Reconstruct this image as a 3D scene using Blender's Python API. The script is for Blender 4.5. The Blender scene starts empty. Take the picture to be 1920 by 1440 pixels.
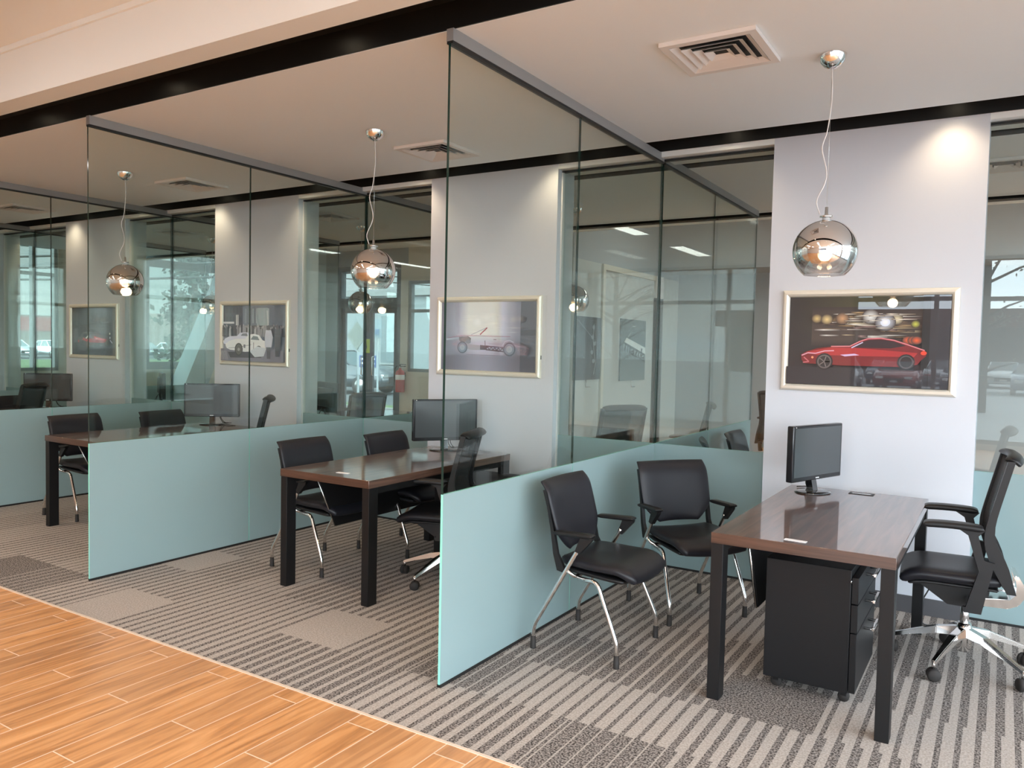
import bpy, bmesh, math, random
from mathutils import Vector, Matrix
random.seed(7)
sc = bpy.context.scene
C = sc.collection
PI = math.pi

# ------------------------------------------------------------------ camera
F_PX = 1483.9
yaw, pit, rol = 0.555370, -0.0459803, 0.0213852
H = 1.53
cy_, sy_ = math.cos(yaw), math.sin(yaw)
Fv = Vector((-sy_*math.cos(pit), cy_*math.cos(pit), math.sin(pit)))
Rv = Vector((cy_, sy_, 0)); Uv = Rv.cross(Fv)
R2 = Rv*math.cos(rol) + Uv*math.sin(rol); U2 = -Rv*math.sin(rol) + Uv*math.cos(rol)
cd = bpy.data.cameras.new('camera'); cam = bpy.data.objects.new('camera', cd); C.objects.link(cam)
cd.sensor_width = 36; cd.lens = F_PX/1920*36; cd.clip_end = 400; cd.clip_start = .05
M = Matrix(((R2.x, U2.x, -Fv.x, 0), (R2.y, U2.y, -Fv.y, 0), (R2.z, U2.z, -Fv.z, H), (0, 0, 0, 1)))
cam.matrix_world = M
sc.camera = cam

# ------------------------------------------------------------------ world, exposure, large lights
sc.view_settings.view_transform = 'Standard'; sc.view_settings.look = 'None'
sc.view_settings.gamma = 1; sc.view_settings.use_curve_mapping = False
sc.view_settings.exposure = 0.6
sc.cycles.transparent_max_bounces = 40
sc.cycles.max_bounces = 10
sc.cycles.diffuse_bounces = 5
sc.cycles.sample_clamp_indirect = 3.0
sc.cycles.blur_glossy = 0.6
sc.cycles.caustics_reflective = False
sc.cycles.caustics_refractive = False
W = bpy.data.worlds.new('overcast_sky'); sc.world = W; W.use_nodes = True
wn = W.node_tree; wn.nodes.clear()
def N(nt, t, **k):
    n = nt.nodes.new(t)
    for a, b in k.items(): setattr(n, a, b)
    return n
wo = N(wn, 'ShaderNodeOutputWorld'); wb = N(wn, 'ShaderNodeBackground')
tc = N(wn, 'ShaderNodeTexCoord'); mp = N(wn, 'ShaderNodeMapping'); mp.inputs['Scale'].default_value = (1.2, 1.2, 7)
nz = N(wn, 'ShaderNodeTexNoise'); nz.inputs['Scale'].default_value = 1.6; nz.inputs['Detail'].default_value = 5
cr = N(wn, 'ShaderNodeValToRGB')
cr.color_ramp.elements[0].position = .35; cr.color_ramp.elements[0].color = (.60, .74, .86, 1)
cr.color_ramp.elements[1].position = .65; cr.color_ramp.elements[1].color = (.93, .98, 1, 1)
wn.links.new(tc.outputs['Generated'], mp.inputs['Vector']); wn.links.new(mp.outputs['Vector'], nz.inputs['Vector'])
wn.links.new(nz.outputs['Fac'], cr.inputs['Fac']); wn.links.new(cr.outputs['Color'], wb.inputs['Color'])
# overcast sky, brightness raised behind and right of the camera to throw more daylight indoors
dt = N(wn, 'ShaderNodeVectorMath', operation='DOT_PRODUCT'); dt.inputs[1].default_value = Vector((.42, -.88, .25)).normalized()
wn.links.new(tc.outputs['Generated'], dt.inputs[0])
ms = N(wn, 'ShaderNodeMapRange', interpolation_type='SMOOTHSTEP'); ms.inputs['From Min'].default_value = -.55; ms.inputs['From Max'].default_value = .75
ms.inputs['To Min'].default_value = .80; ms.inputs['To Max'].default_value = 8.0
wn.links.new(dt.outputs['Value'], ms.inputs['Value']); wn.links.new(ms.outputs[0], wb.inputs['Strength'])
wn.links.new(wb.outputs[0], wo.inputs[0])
DOWNLIGHT_W = 24; PANEL_E = 10.0; PENDANT_W = 5

# ------------------------------------------------------------------ materials
MATS = {}
def pbr(name, col, rough=.5, metal=0, coat=0, emis=None, es=0, ior=1.45, spec=.5, trans=0, bump=None):
    m = bpy.data.materials.new(name); m.use_nodes = True
    b = m.node_tree.nodes['Principled BSDF']
    b.inputs['Base Color'].default_value = (*col, 1); b.inputs['Roughness'].default_value = rough
    b.inputs['Metallic'].default_value = metal; b.inputs['Coat Weight'].default_value = coat
    b.inputs['Coat Roughness'].default_value = .06
    b.inputs['Specular IOR Level'].default_value = spec; b.inputs['IOR'].default_value = ior
    b.inputs['Transmission Weight'].default_value = trans
    if emis: b.inputs['Emission Color'].default_value = (*emis, 1); b.inputs['Emission Strength'].default_value = es
    if bump:
        nt = m.node_tree; n = N(nt, 'ShaderNodeTexNoise'); n.inputs['Scale'].default_value = bump[0]; n.inputs['Detail'].default_value = 3
        t = N(nt, 'ShaderNodeTexCoord'); nt.links.new(t.outputs['Object'], n.inputs['Vector'])
        bp = N(nt, 'ShaderNodeBump'); bp.inputs['Strength'].default_value = bump[1]; bp.inputs['Distance'].default_value = .002
        nt.links.new(n.outputs['Fac'], bp.inputs['Height']); nt.links.new(bp.outputs['Normal'], b.inputs['Normal'])
    MATS[name] = m; return m
def math_(nt, op, a, b=None, c=None):
    n = N(nt, 'ShaderNodeMath', operation=op)
    for i, v in enumerate((a, b, c)):
        if v is None: continue
        if isinstance(v, (int, float)): n.inputs[i].default_value = v
        else: nt.links.new(v, n.inputs[i])
    return n.outputs[0]
def mixc(nt, f, a, b):
    n = N(nt, 'ShaderNodeMix', data_type='RGBA')
    for k, v in ((0, f), (6, a), (7, b)):
        if isinstance(v, (int, float)): n.inputs[k].default_value = v
        elif isinstance(v, tuple): n.inputs[k].default_value = (*v, 1)
        else: nt.links.new(v, n.inputs[k])
    return n.outputs[2]

wall_m = pbr('wall_paint', (.66, .69, .75), .6, bump=(90, .05))
ceil_m = pbr('ceiling_paint', (.87, .90, .89), .7)
white_m = pbr('white_trim', (.80, .79, .78), .45)
black_ch = pbr('black_channel', (.006, .006, .006), .45)
rail_m = pbr('grey_rail', (.27, .265, .26), .4)
gasket_m = pbr('gasket', (.012, .012, .012), .5)
base_m = pbr('baseboard_dark', (.085, .083, .09), .6)
steel_blk = pbr('black_steel', (.009, .0085, .009), .45, spec=.3)
cab_m = pbr('black_cabinet', (.008, .008, .009), .45, spec=.3, bump=(400, .1))
chrome_m = pbr('chrome', (.83, .81, .79), .10, 1)
satin_m = pbr('satin_aluminium', (.70, .69, .68), .24, 1)
vinyl_m = pbr('black_vinyl', (.012, .012, .016), .40, spec=.4, bump=(500, .12))
plastic_m = pbr('black_plastic', (.010, .010, .011), .42, spec=.4)
rubber_m = pbr('rubber', (.022, .019, .018), .7)
gloss_blk = pbr('gloss_black', (.008, .008, .009), .06, coat=1)
screen_m = pbr('screen', (.060, .068, .072), .16, spec=.6)
bezel_m = pbr('bezel', (.012, .012, .014), .18)
frame_m = pbr('champagne_frame', (.80, .755, .66), .32, .25)
paper_m = pbr('paper', (.85, .84, .86), .5)
lamp_m = pbr('downlight_glow', (1, .9, .7), .5, emis=(1, .86, .62), es=9)
far_m = pbr('far_light_panel', (1, 1, 1), .5, emis=(1, .95, .88), es=4.5)
panel_m = pbr('light_panel', (1, 1, 1), .5, emis=(1, .96, .92), es=PANEL_E)
bulb_m = pbr('bulb', (1, .9, .7), .3, emis=(1, .62, .30), es=14)
cord_m = pbr('clear_cord', (.72, .70, .69), .3)
cable_m = pbr('black_cable', (.012, .012, .012), .5)
vent_m = pbr('vent_white', (.78, .74, .71), .4)
red_m = pbr('extinguisher_red', (.55, .05, .04), .3)
door_m = pbr('bronze_frame', (.07, .085, .095), .45)
wfr_m = pbr('window_frame', (.20, .22, .22), .45)
beige_m = pbr('beige_wall', (.66, .63, .54), .6)
blue_m = pbr('bluegrey_wall', (.36, .395, .42), .6)
strip_m = pbr('tile_trim', (.75, .62, .50), .4)
col_m = pbr('slate_column', (.26, .31, .33), .5)

def glass(name, tint, edge=False):
    m = bpy.data.materials.new(name); m.use_nodes = True; nt = m.node_tree; nt.nodes.clear()
    o = N(nt, 'ShaderNodeOutputMaterial'); t = N(nt, 'ShaderNodeBsdfTransparent'); g = N(nt, 'ShaderNodeBsdfGlossy')
    t.inputs[0].default_value = (*tint, 1); g.inputs['Roughness'].default_value = 0; g.inputs[0].default_value = (.95, 1, .98, 1)
    ge = N(nt, 'ShaderNodeNewGeometry'); fr = N(nt, 'ShaderNodeFresnel'); mx = N(nt, 'ShaderNodeMixShader')
    ior = math_(nt, 'MULTIPLY_ADD', ge.outputs['Backfacing'], 1/1.52-1.52, 1.52)
    nt.links.new(ior, fr.inputs['IOR']); nt.links.new(fr.outputs[0], mx.inputs[0])
    nt.links.new(t.outputs[0], mx.inputs[1]); nt.links.new(g.outputs[0], mx.inputs[2]); nt.links.new(mx.outputs[0], o.inputs[0])
    return m
glass_m = glass('clear_green_glass', (.925, .955, .94))
winglass_m = glass('window_glass', (.90, .96, .955))
def frosted():
    m = bpy.data.materials.new('frosted_glass'); m.use_nodes = True; nt = m.node_tree; nt.nodes.clear()
    o = N(nt, 'ShaderNodeOutputMaterial'); d = N(nt, 'ShaderNodeBsdfDiffuse'); tl = N(nt, 'ShaderNodeBsdfTranslucent')
    d.inputs[0].default_value = (.41, .545, .565, 1); tl.inputs[0].default_value = (.54, .72, .725, 1)
    mx = N(nt, 'ShaderNodeMixShader'); mx.inputs[0].default_value = .42
    g = N(nt, 'ShaderNodeBsdfGlossy'); g.inputs['Roughness'].default_value = .12
    ge = N(nt, 'ShaderNodeNewGeometry'); fr = N(nt, 'ShaderNodeFresnel'); m2 = N(nt, 'ShaderNodeMixShader')
    ior = math_(nt, 'MULTIPLY_ADD', ge.outputs['Backfacing'], 1/1.35-1.35, 1.35)
    nt.links.new(ior, fr.inputs['IOR']); nt.links.new(fr.outputs[0], m2.inputs[0])
    nt.links.new(d.outputs[0], mx.inputs[1]); nt.links.new(tl.outputs[0], mx.inputs[2])
    nt.links.new(mx.outputs[0], m2.inputs[1]); nt.links.new(g.outputs[0], m2.inputs[2]); nt.links.new(m2.outputs[0], o.inputs[0])
    return m
frost_m = frosted()
gedge_m = pbr('glass_edge_mint', (.30, .80, .66), .2)
gedge_dk = pbr('glass_edge_dark', (.01, .035, .03), .08)
def globe():
    m = bpy.data.materials.new('mirrored_globe'); m.use_nodes = True; nt = m.node_tree; nt.nodes.clear()
    o = N(nt, 'ShaderNodeOutputMaterial'); t = N(nt, 'ShaderNodeBsdfTransparent'); g = N(nt, 'ShaderNodeBsdfGlossy')
    t.inputs[0].default_value = (.95, .93, .91, 1); g.inputs['Roughness'].default_value = .015; g.inputs[0].default_value = (.86, .84, .83, 1)
    c = N(nt, 'ShaderNodeTexCoord'); s = N(nt, 'ShaderNodeSeparateXYZ'); nt.links.new(c.outputs['Object'], s.inputs[0])
    mr = N(nt, 'ShaderNodeMapRange'); mr.inputs['From Min'].default_value = -.085; mr.inputs['From Max'].default_value = -.015
    mr.inputs['To Min'].default_value = .10; mr.inputs['To Max'].default_value = .97
    nt.links.new(s.outputs['Z'], mr.inputs['Value'])
    lw = N(nt, 'ShaderNodeLayerWeight'); lw.inputs[0].default_value = .35
    f = math_(nt, 'MAXIMUM', mr.outputs[0], math_(nt, 'MULTIPLY', lw.outputs['Facing'], .6))
    mx = N(nt, 'ShaderNodeMixShader'); nt.links.new(f, mx.inputs[0]); nt.links.new(t.outputs[0], mx.inputs[1]); nt.links.new(g.outputs[0], mx.inputs[2])
    nt.links.new(mx.outputs[0], o.inputs[0]); return m
globe_m = globe()
def meshback():
    m = bpy.data.materials.new('black_mesh_fabric'); m.use_nodes = True; nt = m.node_tree
    b = nt.nodes['Principled BSDF']; o = nt.nodes['Material Output']
    b.inputs['Base Color'].default_value = (.03, .03, .034, 1); b.inputs['Roughness'].default_value = .7
    t = N(nt, 'ShaderNodeBsdfTransparent'); mx = N(nt, 'ShaderNodeMixShader'); mx.inputs[0].default_value = .72
    nt.links.new(t.outputs[0], mx.inputs[1]); nt.links.new(b.outputs[0], mx.inputs[2]); nt.links.new(mx.outputs[0], o.inputs[0])
    return m
mesh_m = meshback()

def carpet():
    m = bpy.data.materials.new('striped_carpet_tile'); m.use_nodes = True; nt = m.node_tree; b = nt.nodes['Principled BSDF']
    t = N(nt, 'ShaderNodeTexCoord'); s = N(nt, 'ShaderNodeSeparateXYZ'); nt.links.new(t.outputs['Object'], s.inputs[0])
    x, y = s.outputs[0], s.outputs[1]
    cx = math_(nt, 'FLOOR', math_(nt, 'DIVIDE', math_(nt, 'ADD', x, 3.205), .4355))
    cy = math_(nt, 'FLOOR', math_(nt, 'DIVIDE', math_(nt, 'SUBTRACT', y, 2.43), .4345))
    cmb = N(nt, 'ShaderNodeCombineXYZ'); nt.links.new(cx, cmb.inputs[0]); nt.links.new(cy, cmb.inputs[1])
    wnz = N(nt, 'ShaderNodeTexWhiteNoise', noise_dimensions='2D'); nt.links.new(cmb.outputs[0], wnz.inputs[0])
    r = wnz.outputs['Value']
    # dark share of the stripes drifts over the floor and varies from tile to tile; a few tiles are plain
    base = math_(nt, 'MULTIPLY_ADD', x, .035, .55)
    duty = math_(nt, 'ADD', base, math_(nt, 'MULTIPLY', math_(nt, 'SUBTRACT', r, .5), .36))
    duty = math_(nt, 'MINIMUM', math_(nt, 'MAXIMUM', duty, .22), .80)
    for (a, b_), v in {(0, 1): 0, (-3, 0): 0, (-4, 2): 0, (-6, 0): 1, (-5, 0): .8, (3, 1): .3, (4, 1): .3, (5, 1): .42, (5, 2): 1, (6, 2): .3, (7, 2): .32, (3, 2): .78, (4, 2): .74,
                       (2, 1): .85, (4, 0): .9, (-8, 5): 0, (-12, 4): 1, (6, 3): .5, (7, 3): .52}.items():
        hit = math_(nt, 'MULTIPLY', math_(nt, 'COMPARE', cx, a, .1), math_(nt, 'COMPARE', cy, b_, .1))
        duty = math_(nt, 'ADD', math_(nt, 'MULTIPLY', duty, math_(nt, 'SUBTRACT', 1.0, hit)), math_(nt, 'MULTIPLY', hit, v))
    fr = math_(nt, 'FRACT', math_(nt, 'DIVIDE', math_(nt, 'ADD', x, 20.0), .067))
    st = math_(nt, 'LESS_THAN', fr, duty)
    n1 = N(nt, 'ShaderNodeTexNoise'); n1.inputs['Scale'].default_value = 120; n1.inputs['Detail'].default_value = 2
    nt.links.new(t.outputs['Object'], n1.inputs[0])
    f1 = N(nt, 'ShaderNodeMapRange'); f1.inputs['From Min'].default_value = .41; f1.inputs['From Max'].default_value = .59
    nt.links.new(n1.outputs['Fac'], f1.inputs['Value'])
    light = mixc(nt, f1.outputs[0], (.37, .33, .30), (.50, .45, .415))
    dark = mixc(nt, f1.outputs[0], (.065, .057, .054), (.34, .305, .285))
    col = mixc(nt, st, light, dark)
    nt.links.new(col, b.inputs['Base Color']); b.inputs['Roughness'].default_value = .95; b.inputs['Specular IOR Level'].default_value = .1
    bp = N(nt, 'ShaderNodeBump'); bp.inputs['Strength'].default_value = .4; bp.inputs['Distance'].default_value = .004
    nt.links.new(n1.outputs['Fac'], bp.inputs['Height']); nt.links.new(bp.outputs[0], b.inputs['Normal'])
    return m
carpet_m = carpet()
def plank():
    m = bpy.data.materials.new('wood_look_tile'); m.use_nodes = True; nt = m.node_tree; b = nt.nodes['Principled BSDF']
    t = N(nt, 'ShaderNodeTexCoord'); s = N(nt, 'ShaderNodeSeparateXYZ'); nt.links.new(t.outputs['Object'], s.inputs[0])
    u = math_(nt, 'DIVIDE', math_(nt, 'ADD', s.outputs[0], 3.52), .1465)
    row = math_(nt, 'FLOOR', u); fu = math_(nt, 'FRACT', u)
    v = math_(nt, 'DIVIDE', math_(nt, 'SUBTRACT', math_(nt, 'SUBTRACT', s.outputs[1], 2.33), math_(nt, 'MULTIPLY', row, .39)), 1.17)
    cv = math_(nt, 'FLOOR', v); fv = math_(nt, 'FRACT', v)
    g1 = math_(nt, 'LESS_THAN', fu, .036); g2 = math_(nt, 'LESS_THAN', fv, .0048)
    gr = math_(nt, 'MAXIMUM', g1, g2)
    cmb = N(nt, 'ShaderNodeCombineXYZ'); nt.links.new(row, cmb.inputs[0]); nt.links.new(cv, cmb.inputs[1])
    w = N(nt, 'ShaderNodeTexWhiteNoise', noise_dimensions='2D'); nt.links.new(cmb.outputs[0], w.inputs[0])
    c2 = N(nt, 'ShaderNodeCombineXYZ')
    nt.links.new(math_(nt, 'MULTIPLY', s.outputs[0], 15), c2.inputs[0])
    nt.links.new(math_(nt, 'MULTIPLY', s.outputs[1], 1.3), c2.inputs[1])
    nt.links.new(math_(nt, 'MULTIPLY', w.outputs['Value'], 37), c2.inputs[2])
    n = N(nt, 'ShaderNodeTexNoise'); n.inputs['Scale'].default_value = 1.5; n.inputs['Detail'].default_value = 6; n.inputs['Distortion'].default_value = 1.1
    nt.links.new(c2.outputs[0], n.inputs[0])
    r = N(nt, 'ShaderNodeValToRGB'); e = r.color_ramp.elements
    e[0].position = .28; e[0].color = (.42, .185, .068, 1); e[1].position = .72; e[1].color = (.84, .44, .19, 1)
    q = e.new(.5); q.color = (.68, .32, .12, 1)
    nt.links.new(n.outputs['Fac'], r.inputs[0])
    tint = mixc(nt, math_(nt, 'MULTIPLY', w.outputs['Value'], .42), r.outputs[0], (.36, .19, .10))
    col = mixc(nt, gr, tint, (.88, .64, .48))
    nt.links.new(col, b.inputs['Base Color']); b.inputs['Roughness'].default_value = .34
    return m
plank_m = plank()
def walnut(sc_=(14, .9, 14), k=1, coat=1):
    m = bpy.data.materials.new('walnut_laminate'); m.use_nodes = True; nt = m.node_tree; b = nt.nodes['Principled BSDF']
    t = N(nt, 'ShaderNodeTexCoord'); mp = N(nt, 'ShaderNodeMapping'); mp.inputs['Scale'].default_value = sc_
    n = N(nt, 'ShaderNodeTexNoise'); n.inputs['Scale'].default_value = 2.2; n.inputs['Detail'].default_value = 7; n.inputs['Distortion'].default_value = .8
    nt.links.new(t.outputs['Object'], mp.inputs[0]); nt.links.new(mp.outputs[0], n.inputs[0])
    r = N(nt, 'ShaderNodeValToRGB'); e = r.color_ramp.elements
    e[0].position = .3; e[0].color = (.062*k, .031*k, .023*k, 1); e[1].position = .7; e[1].color = (.18*k, .092*k, .064*k, 1)
    nt.links.new(n.outputs['Fac'], r.inputs[0]); nt.links.new(r.outputs[0], b.inputs['Base Color'])
    b.inputs['Roughness'].default_value = .3; b.inputs['Coat Weight'].default_value = coat; b.inputs['Coat Roughness'].default_value = .06; b.inputs['Coat IOR'].default_value = 1.85
    return m
walnut_m = walnut(); walnut_x = walnut((.9, 14, 22), .55, .15)
def vcol():
    m = bpy.data.materials.new('print_under_glass'); m.use_nodes = True; nt = m.node_tree; b = nt.nodes['Principled BSDF']
    a = N(nt, 'ShaderNodeVertexColor'); a.layer_name = 'Col'
    nt.links.new(a.outputs[0], b.inputs['Base Color']); b.inputs['Roughness'].default_value = .5
    b.inputs['Coat Weight'].default_value = 1; b.inputs['Coat Roughness'].default_value = .0; b.inputs['Coat IOR'].default_value = 1.5
    return m
print_m = vcol()

# ------------------------------------------------------------------ mesh helpers
class MB:
    def __init__(s): s.bm = bmesh.new(); s.mats = []
    def mi(s, m):
        if m not in s.mats: s.mats.append(m)
        return s.mats.index(m)
    def box(s, lo, hi, mat, bev=0, rot=None, pivot=None, skip=(), fm=None, seg=2):
        x0, y0, z0 = lo; x1, y1, z1 = hi
        vs = [s.bm.verts.new(p) for p in ((x0,y0,z0),(x1,y0,z0),(x1,y1,z0),(x0,y1,z0),(x0,y0,z1),(x1,y0,z1),(x1,y1,z1),(x0,y1,z1))]
        F = {'-z':(0,3,2,1),'+z':(4,5,6,7),'-y':(0,1,5,4),'+x':(1,2,6,5),'+y':(2,3,7,6),'-x':(3,0,4,7)}
        i = s.mi(mat); fs = []
        for k, f in F.items():
            if k in skip: continue
            fc = s.bm.faces.new([vs[j] for j in f]); fc.material_index = s.mi(fm[k]) if fm and k in fm else i; fs.append(fc)
        if bev > 0:
            es = list({e for f in fs for e in f.edges})
            r = bmesh.ops.bevel(s.bm, geom=es, offset=bev, segments=seg, profile=.5, affect='EDGES')
            vs = list({v for f in r['faces'] for v in f.verts} | {v for v in vs if v.is_valid})
            for f in r['faces']: f.smooth = True; f.material_index = i
        if rot:
            pv = Vector(pivot if pivot else ((x0+x1)/2, (y0+y1)/2, (z0+z1)/2))
            T = Matrix.Translation(pv) @ rot @ Matrix.Translation(-pv)
            for v in vs:
                if v.is_valid: v.co = T @ v.co
        return s
    def tube(s, pts, r, mat, seg=10, cap=True):
        pts = [Vector(p) for p in pts]; n = len(pts); rs = r if isinstance(r, (list, tuple)) else [r]*n
        i = s.mi(mat); rings = []; up = None
        for k in range(n):
            d = (pts[min(k+1, n-1)] - pts[max(k-1, 0)]).normalized()
            if up is None:
                up = Vector((0, 0, 1)) if abs(d.z) < .9 else Vector((1, 0, 0))
            a = d.cross(up).normalized(); up = a.cross(d).normalized()
            rings.append([s.bm.verts.new(pts[k] + (a*math.cos(2*PI*j/seg) + up*math.sin(2*PI*j/seg))*rs[k]) for j in range(seg)])
        for k in range(n-1):
            for j in range(seg):
                f = s.bm.faces.new((rings[k][j], rings[k][(j+1)%seg], rings[k+1][(j+1)%seg], rings[k+1][j])); f.smooth = True; f.material_index = i
        if cap:
            for rg in (rings[0][::-1], rings[-1]):
                f = s.bm.faces.new(rg); f.material_index = i
        return s
    def lathe(s, prof, mat, seg=24, c=(0,0,0), axis='z'):
        i = s.mi(mat); rings = []; c = Vector(c)
        for r, z in prof:
            if r < 1e-5: p = [Vector((0, 0, z))]
            else: p = [Vector((r*math.cos(2*PI*j/seg), r*math.sin(2*PI*j/seg), z)) for j in range(seg)]
            if axis == 'x': p = [Vector((q.z, q.x, q.y)) for q in p]
            if axis == 'y': p = [Vector((q.x, q.z, q.y)) for q in p]
            rings.append([s.bm.verts.new(q + c) for q in p])
        for a, b in zip(rings, rings[1:]):
            for j in range(seg):
                if len(a) == 1 and len(b) == 1: continue
                if len(a) == 1: q = (a[0], b[(j+1)%seg], b[j])
                elif len(b) == 1: q = (a[j], a[(j+1)%seg], b[0])
                else: q = (a[j], a[(j+1)%seg], b[(j+1)%seg], b[j])
                f = s.bm.faces.new(q); f.smooth = True; f.material_index = i
        return s
    def prism(s, poly, a, b, mat, plane='xz', smooth=False):
        """poly 2D extruded between a and b along the remaining axis"""
        i = s.mi(mat)
        def P(p, t):
            return {'xz': (p[0], t, p[1]), 'xy': (p[0], p[1], t), 'yz': (t, p[0], p[1])}[plane]
        A = [s.bm.verts.new(P(p, a)) for p in poly]; B = [s.bm.verts.new(P(p, b)) for p in poly]; n = len(poly)
        for k in range(n):
            f = s.bm.faces.new((A[k], A[(k+1)%n], B[(k+1)%n], B[k])); f.material_index = i; f.smooth = smooth
        f = s.bm.faces.new(A[::-1]); f.material_index = i; f = s.bm.faces.new(B); f.material_index = i
        return s
    def pad(s, mid, t, mat, n=14, m=14, pw=5):
        """cushion: mid(u,v) surface, u,v in -1..1, half thickness t"""
        i = s.mi(mat); g = {}
        def uv(a): return math.sin(a*PI/2)**1 if False else (abs(math.sin(a*PI/2))**.85)*(1 if a >= 0 else -1)
        U = [uv(-1 + 2*k/n) for k in range(n+1)]; V = [uv(-1 + 2*k/m) for k in range(m+1)]
        for sd in (1, -1):
            for a, u in enumerate(U):
                for b, v in enumerate(V):
                    edge = a in (0, n) or b in (0, m)
                    if sd == -1 and edge: g[(sd, a, b)] = g[(1, a, b)]; continue
                    p = Vector(mid(u, v)); e = 1e-3
                    nn = (Vector(mid(u+e, v)) - Vector(mid(u-e, v))).cross(Vector(mid(u, v+e)) - Vector(mid(u, v-e))).normalized()
                    h = t*max(0, 1 - max(abs(u), abs(v))**pw)**.5
                    g[(sd, a, b)] = s.bm.verts.new(p + nn*h*sd)
        for sd in (1, -1):
            for a in range(n):
                for b in range(m):
                    q = [g[(sd, a, b)], g[(sd, a+1, b)], g[(sd, a+1, b+1)], g[(sd, a, b+1)]]
                    if sd == -1: q.reverse()
                    f = s.bm.faces.new(q); f.smooth = True; f.material_index = i
        return s
    def build(s, name, parent=None, loc=None, fix=True):
        if fix: bmesh.ops.recalc_face_normals(s.bm, faces=s.bm.faces)
        me = bpy.data.meshes.new(name); s.bm.to_mesh(me); s.bm.free()
        for m in s.mats: me.materials.append(m)
        o = bpy.data.objects.new(name, me); C.objects.link(o)
        if loc: o.location = loc
        if parent: o.parent = parent
        return o
def bx(name, lo, hi, mat, parent=None, bev=0, **k): return MB().box(lo, hi, mat, bev, **k).build(name, parent)
def tag(o, label, cat, group=None, kind=None):
    if label: o['label'] = label
    if cat: o['category'] = cat
    if group: o['group'] = group
    if kind: o['kind'] = kind
    return o
def struct(o): o['kind'] = 'structure'; return o
def S(name, lo, hi, mat, **k): return struct(bx(name, lo, hi, mat, **k))
def empty(name, loc=(0,0,0), rz=0):
    o = bpy.data.objects.new(name, None); C.objects.link(o); o.location = loc; o.rotation_euler = (0, 0, rz); o.empty_display_size = .1; return o
def kids(o): return [c for c in bpy.data.objects if c.parent == o]
def dup(o, parent=None):
    c = o.copy(); C.objects.link(c); c.parent = parent
    for ch in kids(o): dup(ch, c)
    return c
def fillet(pts, r=.03, n=5):
    pts = [Vector(p) for p in pts]; out = [pts[0]]
    for a, b, c in zip(pts, pts[1:], pts[2:]):
        d1 = (a-b); d2 = (c-b); k = min(r, d1.length*.45, d2.length*.45)
        p = b + d1.normalized()*k; q = b + d2.normalized()*k
        for i in range(n+1):
            t = i/n; out.append(p*(1-t)**2 + b*2*t*(1-t) + q*t*t)
    out.append(pts[-1]); return out
def spline(pts, n=8):
    P = [Vector(p) for p in pts]; P = [P[0]*2-P[1]] + P + [P[-1]*2-P[-2]]; out = []
    for i in range(1, len(P)-2):
        for k in range(n):
            t = k/n; a, b, c, d = P[i-1:i+3]
            out.append(.5*((2*b) + (-a+c)*t + (2*a-5*b+4*c-d)*t*t + (-a+3*b-3*c+d)*t**3))
    out.append(P[-2]); return out

# ------------------------------------------------------------------ setting: floors
ZC = 2.90
XL, XR = -12.5, 3.3
YB, YN = 12.0, -4.6
S('floor', (XL, 2.43, -.02), (XR, 8.30, 0), carpet_m)
S('floor', (XL, YN, -.02), (XR, 2.415, 0), plank_m)
S('floor', (XL, 8.315, -.02), (XR, YB, 0), plank_m)
S('trim_1', (XL, 2.415, -.02), (XR, 2.43, .003), strip_m)
S('trim_2', (XL, 8.30, -.02), (XR, 8.315, .003), strip_m)
# ceilings
S('ceiling', (XL, YN, 3.205), (XR, 2.40, 3.30), ceil_m)
S('ceiling', (XL, 2.40, ZC), (XR, 2.54, 3.30), ceil_m)
booth_m = pbr('booth_ceiling_cooled', (.86, .905, .93), .7)  # ceiling paint copy, cooled to offset warm light bounced off the floor
S('ceiling', (XL, 2.82, ZC), (XR, 4.95, 3.04), booth_m)
S('ceiling', (XL, 5.238, 2.868), (XR, 5.50, 3.04), ceil_m)
S('ceiling', (XL, 5.79, ZC), (XR, 7.92, 3.04), booth_m)
S('ceiling', (XL, 8.20, ZC), (XR, 8.34, 3.55), ceil_m)
S('ceiling', (XL, 8.34, 3.42), (XR, YB, 3.55), ceil_m)
k = 3
for y0, y1 in ((2.54, 2.82), (4.95, 5.23), (5.505, 5.79), (7.92, 8.20)):
    m = MB().box((XL, y0, 3.02), (XR, y1, 3.06), black_ch)
    m.box((XL, y0+.0005, ZC+.002), (XR, y0+.008, 3.02), black_ch).box((XL, y1-.008, ZC+.002), (XR, y1-.0005, 3.02), black_ch)
    struct(m.build('trim_%d' % k)); k += 1
# crown line on the lobby ceiling next to the bulkhead
S('trim_7', (XL, 2.385, 3.175), (XR, 2.40, 3.205), ceil_m)

# picture piers
PIER = [-.715, -3.475, -6.215, -8.94, -11.7]
for i, cx in enumerate(PIER):
    w = .593
    S('wall_middle', (cx-w, 5.235, 0), (min(cx+w, XR), 5.495, ZC+.0 if False else 2.868), wall_m)
    S('wall_middle', (cx-w, 5.235, 2.868), (cx+w, 5.2378, ZC+.005), wall_m)
    m = MB().box((cx-w-.004, 5.223, 0), (cx+w+.004, 5.235, .10), base_m).box((cx-w-.004, 5.495, 0), (cx+w+.004, 5.507, .10), base_m)
    struct(m.build('baseboard_middle'))

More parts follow.
